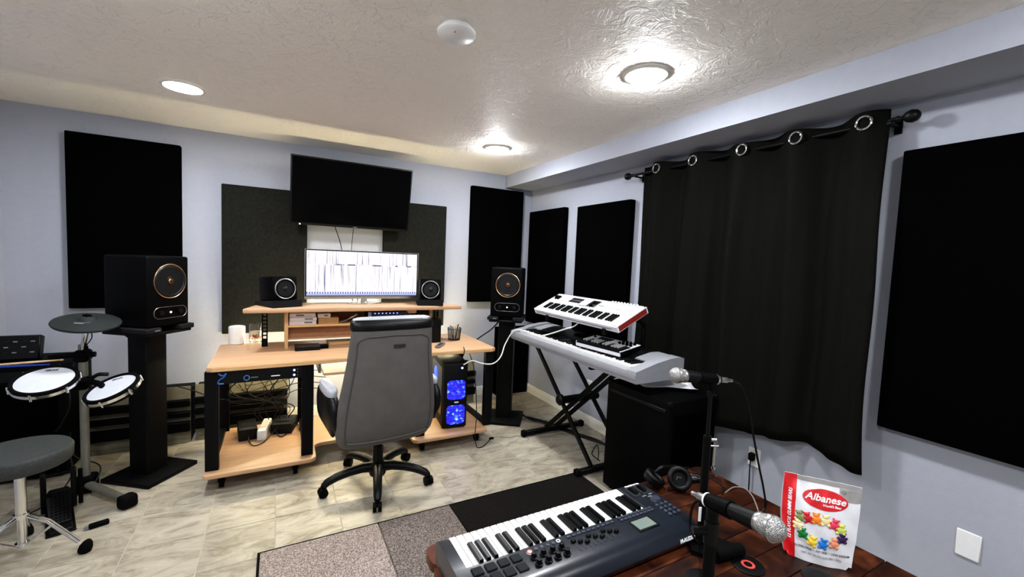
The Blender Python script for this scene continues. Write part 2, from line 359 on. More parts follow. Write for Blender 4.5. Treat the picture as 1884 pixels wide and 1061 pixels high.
RX = lambda a: Matrix.Rotation(a, 4, 'X')
RY = lambda a: Matrix.Rotation(a, 4, 'Y')
RZ = lambda a: Matrix.Rotation(a, 4, 'Z')
T = lambda x, y, z: Matrix.Translation((x, y, z))

# ------------------------------------------------------------------ the room
H = 2.44; XL = -4.20; YF = -6.0; SD = .344; SH = .135
fl = struct('floor', MB().box(XL-.1, .1, YF-.1, .1, -.12, -.003), 'grout')
TP = .3243; g = .0022
tsrc = None; tmesh = None
x_lines = [-.61+TP*k for k in range(-12, 3)]; y_lines = [-1.60+TP*k for k in range(-8, 6)]
for i in range(len(x_lines)-1):
    for j in range(len(y_lines)-1):
        x0, x1, y0, y1 = x_lines[i], x_lines[i+1], y_lines[j], y_lines[j+1]
        if x1 < XL+.02 or x0 > -.02 or y0 > -.02: continue
        full = x0 > XL and x1 < 0 and y1 < 0
        if full and tmesh is not None:
            o = bpy.data.objects.new('tile', tmesh); COL.objects.link(o); o.parent = fl; o.location = ((x0+x1)/2, (y0+y1)/2, 0); continue
        a0, a1, b0, b1 = max(x0+g, XL), min(x1-g, 0), y0+g, min(y1-g, 0)
        cx, cy = (x0+x1)/2, (y0+y1)/2
        o = obj('tile', MB().box(a0-cx, a1-cx, b0-cy, b1-cy, -.01, 0, bev=.0012), 'tile', fl); o.location = (cx, cy, 0)
        if full: tmesh = o.data
struct('ceiling', MB().box(XL-.1, .1, YF-.1, .1, H, H+.1), 'ceiling')
struct('wall_back', MB().box(XL-.1, .1, 0, .1, 0, H), 'wall')
struct('wall_right', MB().box(0, .1, YF, 0, 0, H), 'wall')
struct('wall_left', MB().box(XL-.1, XL, YF, 0, 0, H), 'wall')
struct('wall_front', MB().box(XL-.1, .1, YF-.1, YF, 0, H), 'wall')
struct('trim_1', MB().box(-SD, -.0005, YF+.001, -.0005, H-SH, H-.0005), 'wall')          # boxed soffit along the right wall
def baseboard(name, axis):
    prof = [(0, 0), (.014, 0), (.014, .062), (.010, .072), (.010, .080), (.004, .092), (0, .094)]
    mb = MB(); n = len(prof)
    if axis == 'r': A = [(-d, -.001, z) for d, z in prof]; B = [(-d, YF, z) for d, z in prof]
    else: A = [(XL, -d, z) for d, z in prof]; B = [(0, -d, z) for d, z in prof]
    mb.loft([A, B]); return struct(name, mb, 'trimw')
baseboard('baseboard_right', 'r'); baseboard('baseboard_back', 'b')
# wall plates (part of the right wall)
def plate(y, z, label, hole=False, h=.112, wd=.074):
    t = thing('outlet_plate' if hole else 'blank_wall_plate', label, 'wall plate', (-.001, y, z-h/2))
    obj('cover', MB().box(-.007, 0, -wd/2, wd/2, 0, h, bev=.0025), 'plate', t)
    if hole:
        for s in (.026, .086): obj('socket', MB().box(-.0085, -.0065, -.017, .017, s-.014, s+.014, bev=.0008), 'trimw', t)
    else:
        for s in (.03, .082): obj('screw', MB().cyl((-.0082, 0, s), (-.006, 0, s), .003, 8), 'plate', t)
    return t
plate(-2.77, .372, 'white outlet plate with a black plug, on the grey wall under the curtain', True)
plate(-3.685, .392, 'blank white wall plate right of the candy bag')
plate(-1.20, .37, 'white outlet plate low on the wall behind the crossed keyboard stand', True)

# ------------------------------------------------------------------ ceiling fixtures
def downlight(x, y, label, flat):
    t = thing('recessed_ceiling_light', label, 'ceiling light', (x, y, H), 0, 'recessed ceiling lights')
    m = RX(PI)
    obj('trim_ring', MB().lathe([(.112, 0), (.112, .004), (.103, .012), (.094, .013), (.092, .006), (.092, 0)], 40, m), 'trimw', t)
    if flat: prof = [(.0915, .0), (.0915, .008), (.06, .0105), (0.0001, .011)]
    else: prof = [(.0915, .0), (.0905, .012), (.077, .025), (.048, .034), (.0001, .037)]
    obj('diffuser', MB().lathe(prof, 32, m), 'lamp', t)
downlight(-3.04, -1.06, 'round flush ceiling light nearest the left wall panel', True)
downlight(-.977, -2.66, 'largest round ceiling light in view, near the boxed soffit over the curtain', False)
downlight(-.947, -.985, 'round ceiling light close to the far right corner', False)
for x, y, l in ((-3.02, -2.66, 'round ceiling light left of the camera'), (-3.0, -4.35, 'round ceiling light behind the camera on the left'), (-.98, -4.35, 'round ceiling light behind the camera on the right')):
    downlight(x, y, l, False)
t = thing('smoke_detector', 'round white smoke detector on the textured ceiling', 'smoke detector', (-1.915, -2.535, H))
obj('base', MB().lathe([(.062, 0), (.062, .014)], 32, RX(PI)), 'trimw', t)
obj('cover', MB().lathe([(.070, .012), (.078, .016), (.078, .026), (.070, .033), (.0001, .036)], 40, RX(PI)), 'plate', t)
obj('indicator', MB().cyl((-.02, -.035, -.0375), (-.02, -.035, -.034), .003, 10), 'redlabel', t)

# ------------------------------------------------------------------ acoustic panels
def panel(name, x0, x1, y0, y1, z0, z1, label, mt, bev=.008):
    return solo(name, MB().box(x0, x1, y0, y1, z0, z1, bev=bev, seg=2), mt, label, 'acoustic panel', ((x0+x1)/2, (y0+y1)/2, z0), 'acoustic panels')
panel('acoustic_panel', -3.865, -3.215, -.062, -.002, 1.03, 2.285, 'tall black acoustic panel on the back wall above the drum pads', 'black_fabric')
panel('acoustic_panel', -2.955, -2.325, -.052, -.002, .80, 2.03, 'charcoal acoustic panel partly behind the left end of the desk shelf', 'grey_fabric')
panel('acoustic_panel', -1.665, -1.035, -.052, -.002, .80, 2.03, 'charcoal acoustic panel behind the right side of the monitor', 'grey_fabric')
panel('acoustic_panel', -.765, -.135, -.062, -.002, 1.045, 2.278, 'black acoustic panel on the back wall, nearest the far corner', 'black_fabric')
panel('acoustic_panel', -.062, -.002, -.74, -.075, .82, 2.06, 'narrow-looking black acoustic panel on the right wall next to the corner', 'black_fabric')
panel('acoustic_panel', -.062, -.002, -1.655, -.955, .84, 2.04, 'black acoustic panel on the right wall beside the curtain, above the white keyboard', 'black_fabric')
panel('acoustic_panel', -.062, -.002, -4.60, -3.36, .795, 2.075, 'large black acoustic panel at the right edge, right of the curtain', 'black_fabric')
panel('corner_bass_trap', -.42, -.02, -.12, -.018, .0, .76, 'black floor-standing foam panel in the far corner behind the right speaker stand', 'black_fabric')

# ------------------------------------------------------------------ curtain and rod
def zc(y): return 2.215
rod = thing('curtain_rod', 'black curtain rod with round finials under the soffit', 'curtain rod', (-.095, -2.5, 2.215))
obj('pole', MB().cyl((-.095, -1.70, 2.215), (-.095, -3.335, 2.215), .0095, 14), 'black_metal', rod, w=True)
for y, s in ((-1.70, 1), (-3.335, -1)):
    f = obj('finial', MB().lathe([(.010, 0), (.013, .004), (.013, .010), (.007, .018), (.012, .026), (.024, .038), (.029, .056), (.024, .074), (.012, .084), (.0001, .087)], 20, T(-.095, y, 2.215) @ RX(-PI/2*s)), 'black_satin', rod, w=True)
for y in (-1.73, -3.345+.03):
    obj('bracket', MB().box(-.11, -.001, y-.008, y+.008, 2.195, 2.206).box(-.012, -.001, y-.014, y+.014, 2.17, 2.24), 'black_metal', rod, w=True)
cur = thing('curtain', 'black blackout curtain with silver grommets hanging over the window', 'curtain', (-.095, -2.55, .5))
yA, yB = -1.79, -3.315; NS = 150; NV = 26
gy = [-1.985, -2.295, -2.635, -2.935, -3.235]
def cx_(s, v):
    # fold amplitude: the cloth weaves round the rod at the top, loosens lower down
    y = yA+(yB-yA)*s
    ks = [yA+.04]+gy
    ph = (y-gy[0])/(-.312)*2*PI
    top = .048*math.cos(ph)
    low = .034*math.cos(ph*.98+.3)+.022*math.sin(ph*.5+1.2)+.014*math.sin(ph*1.7)+.007*math.sin(ph*3.1+v*2)
    k = min(1, v*2.6); k = k*k*(3-2*k)
    return -.095-.004-(top*(1-k)+low*k)
vs = []; fs = []
for j in range(NV+1):
    v = j/NV
    for i in range(NS+1):
        s = i/NS; y = yA+(yB-yA)*s
        ztop = 2.262+.006*math.sin(s*21); zbot = .50+.075*min(1, max(0, (s-.35)/.45))+.012*math.sin(s*17)
        yy = y-.05*v*(s-.15)*.8+.012*math.sin(v*9+s*7)*v
        vs.append((cx_(s, v), yy, ztop+(zbot-ztop)*v))
for j in range(NV):
    for i in range(NS):
        a = j*(NS+1)+i; fs.append((a, a+1, a+NS+2, a+NS+1))
cl = obj('cloth', MB().add(vs, fs), 'curtain', cur, w=True, ang=80)
sm = cl.modifiers.new('thickness', 'SOLIDIFY'); sm.thickness = .003
for y in gy:
    obj('grommet', MB().torus(.030, .0062, 28, 8, frame((-.150, y, 2.215), (0, 1, 0), (-1, 0.12, 0))), 'chrome', cur, w=True)
for y in gy[:-1]:
    obj('grommet', MB().torus(.030, .005, 24, 8, frame((-.046, y-.156, 2.215), (0, 1, 0), (-1, 0, 0))), 'chrome', cur, w=True)

# ------------------------------------------------------------------ television
tv = thing('television', 'black wall-mounted television tilted forward above the desk monitor', 'television', (-1.965, -.2, 1.72))
top_y, bot_y = -.30, -.17
mtv = frame((-1.965, (top_y+bot_y)/2, 2.015), (1, 0, 0), (0, -math.cos(.232), -math.sin(.232)))
obj('cabinet', MB().cbox((0, 0, -.012), (1.0, .572, .03), mtv, bev=.006, seg=2).cbox((0, -.03, -.045), (.62, .34, .045), mtv, bev=.01), 'black_satin', tv, w=True)
obj('screen', MB().cbox((0, .006, .0035), (.976, .538, .001), mtv), 'gloss', tv, w=True)
obj('power_light', MB().lathe([(.0055, 0), (.0001, .004)], 10, mtv @ T(-.425, -.279, .0032)), 'ledred', tv, w=True)
obj('maker_badge', MB().cbox((.02, -.277, .0036), (.032, .006, .0012), mtv), 'printgrey', tv, w=True)
obj('wall_mount', MB().box(-2.07, -1.86, -.012, -.002, 1.86, 2.16).box(-2.03, -2.01, -.21, -.01, 2.02, 2.06).box(-1.92, -1.90, -.21, -.01, 2.02, 2.06), 'black_metal', tv, w=True)

# ------------------------------------------------------------------ workstation desk
DZ = .78
desk = thing('studio_desk', 'maple laminate studio desk with black rack legs, raised shelf and casters', 'desk', (-1.94, -.75, 0))
def curved_board(poly, z0, z1, name, mt, par, bev=.006):
    bm = bmesh.new(); vv = [bm.verts.new((x, y, z0)) for x, y in poly]; f = bm.faces.new(vv)
    r = bmesh.ops.extrude_face_region(bm, geom=[f]); bmesh.ops.translate(bm, vec=(0, 0, z1-z0), verts=[v for v in r['geom'] if isinstance(v, bmesh.types.BMVert)])
    bmesh.ops.bevel(bm, geom=[e for e in bm.edges if abs(e.verts[0].co.z-e.verts[1].co.z) < 1e-6], offset=bev, segments=2, affect='EDGES', profile=.5)
    bm.verts.index_update(); mb = MB().add([v.co.copy() for v in bm.verts], [tuple(v.index for v in f.verts) for f in bm.faces]); bm.free()
    return obj(name, mb, mt, par, w=True)
curved_board([(-2.93, -1.125), (-2.90, -1.145), (-2.35, -1.135), (-1.94, -1.115), (-1.53, -1.135), (-1.0, -1.145), (-.965, -1.125), (-.965, -.40), (-2.93, -.40)], DZ-.032, DZ, 'desktop', 'maple', desk)
obj('front_edge_band', MB().loft([[(x, y-.0065, DZ-.0265), (x, y-.0065, DZ-.0055), (x, y+.004, DZ-.0055), (x, y+.004, DZ-.0265)] for x, y in ((-2.90, -1.145), (-2.35, -1.135), (-1.94, -1.115), (-1.53, -1.135), (-1.0, -1.145))]), 'maple_edge', desk, w=True)
# lower base boards: two pedestals joined by a set-back strip with curved corners
poly = rrect(-2.945, -2.315, -1.19, -.40, .05, 6)
def arc(cx, cy, r, a0, a1, n=6): return [(cx+r*math.cos(math.radians(a0+(a1-a0)*k/n)), cy+r*math.sin(math.radians(a0+(a1-a0)*k/n))) for k in range(n+1)]
bp = [(-2.945, -.40), (-2.945, -1.15)]+arc(-2.925, -1.165, .02, 180, 270, 3)+arc(-2.365, -1.14, .05, 270, 360)+arc(-2.265, -.99, .05, 180, 90)+[(-1.95, -.93)]+arc(-1.70, -.99, .05, 90, 0)+arc(-1.60, -1.14, .05, 180, 270)+arc(-1.06, -1.165, .025, 270, 360, 3)+[(-1.035, -.40)]
curved_board(bp, .095, .122, 'base_board', 'maple', desk)
for x0 in (-2.94, -2.405, -1.62, -1.045):
    for y0, nm in ((-1.125, 'front_rack_leg'), (-.47, 'rear_rack_leg')):
        p = obj(nm, MB().box(x0, x0+.072, y0, y0+.045, .1225, DZ-.0325, bev=.003), 'black_metal', desk, w=True)
        if y0 < -1:
            hm = MB()
            for k in range(36): hm.box(x0+(.058 if x0 in (-2.94, -1.62) else .010), x0+(.064 if x0 in (-2.94, -1.62) else .016), y0-.0008, y0+.001, .15+k*.0166, .156+k*.0166)
            h_ = obj('rail_holes', hm, 'foam', p, w=True); h_['kind'] = 'stuff'
    obj('side_rail', MB().box(x0+.01, x0+.05, -1.08, -.47, .1225, .155), 'black_metal', desk, w=True)
for x, y in ((-2.855, -1.10), (-2.44, -1.10), (-1.56, -1.10), (-1.10, -1.10), (-2.86, -.46), (-1.12, -.46)):
    c = obj('caster', MB().box(x-.018, x+.018, y-.02, y+.02, .07, .094).box(x-.02, x-.014, y-.012, y+.012, .035, .075).box(x+.014, x+.02, y-.012, y+.012, .035, .075), 'black_metal', desk, w=True)
    obj('wheel', MB().cyl((x-.013, y, .035), (x+.013, y, .035), .034, 20), 'rubber', c, w=True)
# raised shelf
curved_board([(-2.76, -.82), (-2.60, -.832), (-1.30, -.832), (-1.15, -.82), (-1.24, -.46), (-2.66, -.46)], 1.066, 1.098, 'raised_shelf', 'maple', desk)
for x in (-2.505, -1.40):
    obj('shelf_side_panel', MB().box(x, x+.024, -.70, -.47, DZ, 1.066, bev=.002), 'maple_edge', desk, w=True)
obj('cubby_shelf', MB().box(-2.481, -1.40, -.70, -.475, .938, .956, bev=.002), 'maple_edge', desk, w=True)
obj('cubby_back', MB().box(-2.481, -1.40, -.486, -.472, .845, 1.066), 'innerwood', desk, w=True)
obj('cubby_drop_panel', MB().box(-2.481, -1.40, -.62, -.606, .845, .938), 'innerwood', desk, w=True)
obj('lower_lip', MB().box(-2.481, -1.40, -.67, -.60, .838, .846), 'tan', desk, w=True)
for x in (-2.655, -1.315):
    mb = MB().box(x, x+.009, -.58, -.545, DZ, 1.066).box(x+.030, x+.039, -.58, -.545, DZ, 1.066).box(x, x+.039, -.55, -.545, DZ, DZ+.05)
    for k in range(9): mb.box(x, x+.039, -.58, -.572, DZ+.052+k*.0285, DZ+.062+k*.0285)
    mb.box(x, x+.039, -.58, -.575, DZ, DZ+.055)
    obj('slotted_post', mb, 'black_metal', desk, w=True)
obj('keyboard_tray', MB().box(-2.27, -1.66, -1.09, -.72, .655, .672, bev=.003), 'maple', desk, w=True)
for x in (-2.30, -1.65): obj('tray_slide', MB().box(x, x+.016, -1.06, -.6, .67, .7475), 'steel', desk, w=True)
obj('light_strip', MB().box(-2.86, -1.02, -.396, -.378, .735, .747), 'strip', desk, w=True)
# rack unit in the left pedestal
ru = thing('rack_unit', 'black rack-mount power unit with blue lights under the left of the desk', 'rack unit', (-2.635, -1.0, .66))
obj('chassis', MB().box(-2.86, -2.41, -1.09, -.75, .672, .742, bev=.002), 'black_metal', ru, w=True)
fp = obj('faceplate', MB().box(-2.868, -2.402, -1.130, -1.1255, .668, .745, bev=.001), 'black_satin', ru, w=True)
mf = frame((-2.72, -1.1305, .70), (1, 0, 0), (0, -1, 0))
obj('emblem', MB().torus(.015, .0022, 20, 6, mf @ T(.0, -.004, 0)), 'printblue', fp, w=True)
obj('emblem_bar', MB().cbox((.042, -.004, .0004), (.04, .006, .0012), mf), 'printgrey', fp, w=True)
obj('silver_badge', MB().box(-2.585, -2.535, -1.132, -1.130, .692, .698), 'printwhite', fp, w=True)
for z in (.722, .690): obj('blue_light', MB().lathe([(.007, 0), (.006, .003), (.0001, .005)], 12, frame((-2.452, -1.1302, z), (1, 0, 0), (0, -1, 0))), 'ledblue', fp, w=True)
for z in (.728, .709, .689): obj('status_light', MB().lathe([(.003, 0), (.0001, .002)], 8, frame((-2.432, -1.1302, z), (1, 0, 0), (0, -1, 0))), 'redlabel', fp, w=True)
zig = [(-2.868, -1.128, .735), (-2.845, -1.131, .722), (-2.828, -1.131, .735), (-2.84, -1.131, .712), (-2.862, -1.131, .698), (-2.868, -1.131, .676), (-2.84, -1.131, .672)]
cable('blue cable tie looped on the left rack rail under the desk', [(x, y-.006, z) for x, y, z in zig], .004, mat('blue_tie', lin(30, 90, 170), .4), name='cable_tie')

# things in and on the shelf unit
def bookbox(name, x0, x1, y0, y1, z0, z1, mt, label, cat='box', rz=0, group=None, band=None):
    t = thing(name, label, cat, ((x0+x1)/2, (y0+y1)/2, z0), rz, group)
    w, d, h = x1-x0, y1-y0, z1-z0
    obj('body', MB().box(-w/2, w/2, -d/2, d/2, 0, h, bev=.002), mt, t)
    if band: obj('front_print', MB().box(-w/2*.3+band*w, w/2*.3+band*w, -d/2-.0006, -d/2+.001, h*.3, h*.7), 'printgrey', t)
    return t
cz = .9565
bookbox('boxed_disc_set', -2.475, -2.290, -.69, -.52, cz, cz+.028, 'paper', 'lowest white box in the stack on the cubby shelf', 'box', 0, 'white boxes on the cubby shelf', .2)
bookbox('boxed_disc_set', -2.472, -2.287, -.69, -.52, cz+.029, cz+.053, 'paper', 'middle white box in the stack on the cubby shelf', 'box', 0, 'white boxes on the cubby shelf', .2)
bookbox('boxed_disc_set', -2.474, -2.295, -.685, -.52, cz+.054, cz+.085, 'plate', 'topmost white box in the stack on the cubby shelf', 'box', 0, 'white boxes on the cubby shelf', -.1)
bookbox('cardboard_box', -2.275, -2.13, -.69, -.54, cz, cz+.048, 'carton', 'flat brown cardboard box on the cubby shelf', 'box')
bookbox('small_carton', -2.28, -2.19, -.69, -.56, cz+.049, cz+.079, 'plate', 'small white carton lying on the brown cardboard box', 'box', 0, None, .15)
pm = MB()
pv = []; pf = []
for j in range(7):
    for i in range(7):
        pv.append((-2.13+i*.022+j*.006, -.69+j*.02, cz+.006+.07*((i/6)**1.5)*(1-.1*j)+.004*math.sin(i*2+j)))
for j in range(6):
    for i in range(6): a = j*7+i; pf.append((a, a+1, a+8, a+7))
o = solo('loose_paper', pm.add(pv, pf), 'paper', 'curled white paper sticking up beside the brown box in the cubby', 'paper', (-2.07, -.63, cz)); o.modifiers.new('t', 'SOLIDIFY').thickness = .001
bookbox('media_case', -1.99, -1.92, -.69, -.54, cz, cz+.024, 'black_satin', 'black flat case on the cubby shelf beside the curled paper')
ai = thing('audio_interface', 'blue-lit rack audio interface in the right half of the shelf unit', 'audio interface', (-1.66, -.62, cz))
obj('chassis', MB().box(-1.905, -1.425, -.69, -.50, cz, cz+.082, bev=.002), 'black_metal', ai, w=True)
fpl = obj('faceplate', MB().box(-1.91, -1.42, -.698, -.691, cz+.0005, cz+.085, bev=.001), mat('dark_blue_faceplate', (.012, .016, .05), .35), ai, w=True)
obj('side_ear', MB().box(-1.91, -1.885, -.7, -.6985, cz+.002, cz+.084), mat('pale_blue_ear', lin(150, 175, 215), .4), fpl, w=True)
for k in range(9): obj('knob', MB().lathe([(.011, 0), (.0095, .016), (.0001, .017)], 14, frame((-1.86+k*.036, -.6985, cz+.045), (1, 0, 0), (0, -1, 0))), 'black_satin', fpl, w=True)
for k in range(7): obj('indicator', MB().box(-1.86+k*.03, -1.852+k*.03, -.6995, -.698, cz+.070, cz+.075), 'ledblue', fpl, w=True)
bookbox('tan_block', -1.60, -1.53, -.76, -.70, 1.035, 1.0655, 'tan', 'small tan wooden block under the right of the raised shelf', 'block')
bookbox('small_black_device', -1.52, -1.425, -.755, -.70, cz+.002, cz+.10, 'black_satin', 'small black device standing on the cubby shelf at its right end', 'device')
db = thing('external_drive', 'flat black drive box on the desktop under the cubby', 'drive', (-2.35, -.76, DZ))
obj('case', MB().box(-2.44, -2.27, -.82, -.70, DZ, DZ+.032, bev=.004), 'black_satin', db, w=True)
obj('side_bump', MB().box(-2.27, -2.21, -.78, -.72, DZ, DZ+.028, bev=.003), 'black', db, w=True)
bookbox('brown_notebook', -2.20, -1.98, -.66, -.52, DZ, DZ+.022, 'carton', 'thin brown notebook on the desktop at the back of the cubby', 'notebook', .08)
bookbox('computer_speaker_box', -1.41, -1.325, -.80, -.66, DZ, DZ+.20, 'black_satin', 'black upright box standing on the desktop right of the chair top', 'device')

# mug, jar, pen cup, remote
p = atz(435, 634, DZ)
t = thing('white_canister', 'plain white ribbed canister on the left end of the desktop', 'canister', (p.x, p.y+.05, DZ))
obj('body', MB().lathe([(.046, 0), (.054, .004), (.055, .128), (.052, .135), (.046, .137), (.044, .128), (.0001, .126)], 36), 'ceramic', t)
p = atz(470, 630, DZ)
t = thing('glass_candle_jar', 'clear glass candle jar with a dark red floral print beside the canister', 'candle jar', (p.x+.0, p.y+.05, DZ))
obj('jar', MB().lathe([(.0001, .0), (.045, .0), (.047, .004), (.047, .145), (.0435, .145), (.0435, .008), (.0001, .008)], 36), 'glass', t)
obj('wax', MB().lathe([(.0001, .009), (.0425, .009), (.0425, .085), (.0001, .085)], 30), 'wax', t)
mb = MB()
for k in range(14):
    a = -2.6+k*.17+random.uniform(-.05, .05); z = .03+.035*random.random(); r = random.uniform(.005, .011)
    mb.lathe([(r, 0), (.0001, .0012)], 7, T(.0472*math.cos(a), .0472*math.sin(a), z) @ RZ(a) @ RY(PI/2))
pr = obj('floral_print', mb, 'jarprint', t)
p = atz(838, 627, DZ)
t = thing('pen_cup', 'black wire-mesh pen cup on the right of the desktop', 'pen cup', (p.x+.01, p.y+.06, DZ))
R0, R1, hh = .050, .060, .105
mb = MB()
for k in range(28):
    a = 2*PI*k/28; mb.tube([(R0*math.cos(a), R0*math.sin(a), .003), (R1*math.cos(a), R1*math.sin(a), hh)], .0014, 4)
for k in range(9):
    z = .004+k*.0126; r = R0+(R1-R0)*z/hh; mb.torus(r, .0016 if k < 8 else .0028, 28, 4, T(0, 0, z))
obj('wire_mesh', mb, 'black_metal', t)
obj('base', MB().lathe([(R0, 0), (R0, .004)], 28), 'black_metal', t)
for k in range(9):
    a = k*2.4; r0 = .022*random.random()+.008
    q = MB().tube([(r0*math.cos(a), r0*math.sin(a), .006), (.042*math.cos(a+.4), .042*math.sin(a+.4), .10+.05*random.random())], .0037, 7)
    mb2 = obj('pen_tmp', q, ['pencilA', 'pencilB', 'black_satin', 'white_plastic'][k % 4]); 
    mb2.location = t.location; mb2.name = 'pencil' if k % 4 == 0 else 'pen'
    tag(mb2, ['yellow pencil in the wire-mesh pen cup', 'grey pen in the wire-mesh pen cup', 'black pen in the wire-mesh pen cup', 'white pen in the wire-mesh pen cup'][k % 4], 'pencil' if k % 4 == 0 else 'pen', 'pens in the mesh cup')
p = atz(812, 638, DZ)
t = thing('remote_control', 'grey remote control on the desktop beside the pen cup', 'remote', (p.x, p.y+.03, DZ), .95)
obj('body', MB().box(-.085, .085, -.02, .02, 0, .018, bev=.005, seg=2), mat('grey_remote', lin(96, 96, 100), .4), t)
for i in range(6):
    for j in (-1, 0, 1): obj('button', MB().box(-.062+i*.02, -.052+i*.02, j*.0105-.0035, j*.0105+.0035, .0175, .0195), 'black', t)

# ------------------------------------------------------------------ monitor
SW, SHH = .872, .355
mon = thing('computer_monitor', 'silver ultrawide monitor lit with a picture of record shelves', 'monitor', (-1.92, -.56, 1.098))
mz = 1.098
obj('bezel', MB().box(-.447, .447, -.012, .012, .042, .432, bev=.003), 'black_satin', mon)
obj('frame_edge', MB().box(-.4485, -.4455, -.0135, .0, .04, .434).box(.4455, .4485, -.0135, 0, .04, .434).box(-.4485, .4485, -.0135, 0, .431, .434).box(-.4485, .4485, -.0145, 0, .04, .062), 'steel', mon)
sc_ = obj('screen', MB().box(-SW/2, SW/2, -.0004, .0004, 0, SHH), m_screen(SW, SHH), mon); sc_.location = (0, -.0130, .068)
obj('back_housing', MB().box(-.2, .2, .012, .05, .10, .34, bev=.012), 'black_satin', mon)
obj('neck', MB().box(-.022, .022, -.004, .03, .012, .12, bev=.003), 'steel', mon)
ov = Matrix.Diagonal((1.25, .8, 1, 1))
obj('base', MB().lathe([(.106, 0), (.108, .003), (.106, .007), (.09, .009), (.0001, .010)], 40, ov), 'chrome', mon)
obj('stand_foot', MB().lathe([(.03, .01), (.024, .016), (.0001, .017)], 24), 'steel', mon)
cable('black cable hanging from the television behind the monitor, left one', [(-2.12, -.17, 1.76), (-2.09, -.16, 1.68), (-2.06, -.16, 1.58), (-2.03, -.2, 1.40), (-2.0, -.3, 1.2), (-1.98, -.36, 1.1)], .004)
cable('black cable hanging from the television behind the monitor, right one', [(-1.955, -.17, 1.76), (-1.96, -.15, 1.66), (-1.967, -.15, 1.55), (-1.965, -.2, 1.38), (-1.95, -.3, 1.2), (-1.94, -.36, 1.1)], .003)

# ------------------------------------------------------------------ loudspeakers
def desk_speaker(x, y, rz, label, plabel):
    # rz: turn about z; rz=0 faces -y
    pad = thing('isolation_pad', plabel, 'foam pad', (x, y, 1.098), rz, 'foam pads under the desk speakers')
    obj('wedge', MB().loft([[(-.105, -.135, 0), (-.105, .135, 0), (-.105, .135, .028), (-.105, -.135, .052)], [(.105, -.135, 0), (.105, .135, 0), (.105, .135, .028), (.105, -.135, .052)]]), 'foam', pad)
    s = thing('desktop_speaker', label, 'speaker', (x, y, 1.098), rz, 'small desk speakers')
    tl = T(0, 0, .0415) @ RX(-.089)
    obj('cabinet', MB().box(-.088, .088, -.105, .10, .0, .175, tl, bev=.008, seg=2), 'black', s)
    mfr = tl @ frame((0, -.1055, .083), (1, 0, 0), (0, -1, 0))
    obj('trim_ring', MB().torus(.072, .0048, 40, 8, mfr), 'steel', s)
    obj('surround', MB().lathe([(.069, .0), (.066, .004), (.060, .005), (.055, .001)], 36, mfr), 'rubber', s)
    c = obj('cone', MB().lathe([(.056, .0015), (.040, .0007), (.020, .0003), (.017, .003), (.010, .006), (.0001, .0075)], 36, mfr), 'cone', s)
    return s
desk_speaker(-2.545, -.655, .46, 'small black desk speaker left of the monitor', 'dark foam wedge under the left desk speaker')
desk_speaker(-1.40, -.685, -.22, 'small black desk speaker right of the monitor', 'dark foam wedge under the right desk speaker')
def monitor_speaker(A, tdir, side):
    # A: front left bottom corner (seen from the front), tdir: unit vector along the face
    tx, ty = tdir; nx, ny = ty, -tx
    rz = math.atan2(ty, tx)
    W_, D_, H_ = .285, .31, .445
    c = Vector((A[0]+tx*W_/2-nx*D_/2, A[1]+ty*W_/2-ny*D_/2, 0))
    st = thing('speaker_stand', 'black column speaker stand %s' % side, 'speaker stand', c, rz, 'speaker stands')
    obj('floor_plate', MB().box(-.175, .175, -.18, .17, 0, .028, bev=.006, seg=2), 'black_metal', st)
    obj('column', MB().prism(rrect(-.072, .072, -.06, .08, .012, 3), .028, .945), 'black_metal', st)
    obj('top_plate', MB().box(-.15, .15, -.165, .165, .945, .963, bev=.004), 'black_metal', st)
    for x in (-.115, .115):
        p = obj('foam_block', MB().box(x-.05, x+.05, -.175, .15, .963, .995, bev=.006), 'foam', st)
        if x < 0: obj('maker_tag', MB().box(x+.0, x+.035, -.1765, -.174, .975, .983), 'printgrey', p)
    s = thing('studio_monitor', 'large black studio monitor with a rose-gold ringed driver %s' % side, 'speaker', (c.x, c.y, .995), rz, 'studio monitors')
    obj('cabinet', MB().box(-W_/2, W_/2, -D_/2, D_/2, 0, H_, bev=.014, seg=3), 'black', s)
    mf_ = frame((0.01, -D_/2-.0005, .288), (1, 0, 0), (0, -1, 0))
    obj('driver_ring', MB().torus(.108, .0032, 56, 8, mf_), 'gold', s)
    obj('surround', MB().lathe([(.105, 0), (.101, .006), (.093, .007), (.086, .001)], 44, mf_), 'cone', s)
    cn = obj('cone', MB().lathe([(.088, .0016), (.060, .0011), (.030, .0006)], 44, mf_), 'cone', s)
    obj('tweeter', MB().lathe([(.030, .001), (.024, .004), (.016, .003), (.010, .009), (.0001, .012)], 30, mf_), 'cone', s); obj('tweeter_throat', MB().lathe([(.016, .0032), (.013, .0075), (.0095, .0092)], 24, mf_), 'amber', s)
    ctl = frame((0.01, -D_/2-.0005, .088), (1, 0, 0), (0, -1, 0))
    loop = [(x, y, 0) for x, y in rrect(-.112, .112, -.036, .036, .035, 7)]
    obj('control_bezel', MB().tube(loop, .0016, 6, True, ctl), 'steel', s)
    for kx in (-.065, .065): obj('dial', MB().lathe([(.016, 0), (.015, .010), (.0001, .011)], 20, ctl @ T(kx, 0, 0)), 'black_satin', s)
    obj('power_light', MB().lathe([(.006, 0), (.005, .003), (.0001, .004)], 12, ctl), 'ledwhite', s)
    return c
monitor_speaker((-3.245, -.925), (.60, .80), 'left of the desk')
monitor_speaker((-.865, -.80), (.82, -.572), 'right of the desk, in the corner')
cable('black speaker cable running from the left studio monitor down the stand', [(-3.42, -.66, 1.02), (-3.44, -.62, .94), (-3.38, -.60, .86), (-3.31, -.62, .74), (-3.28, -.64, .5), (-3.27, -.64, .3)], .006)
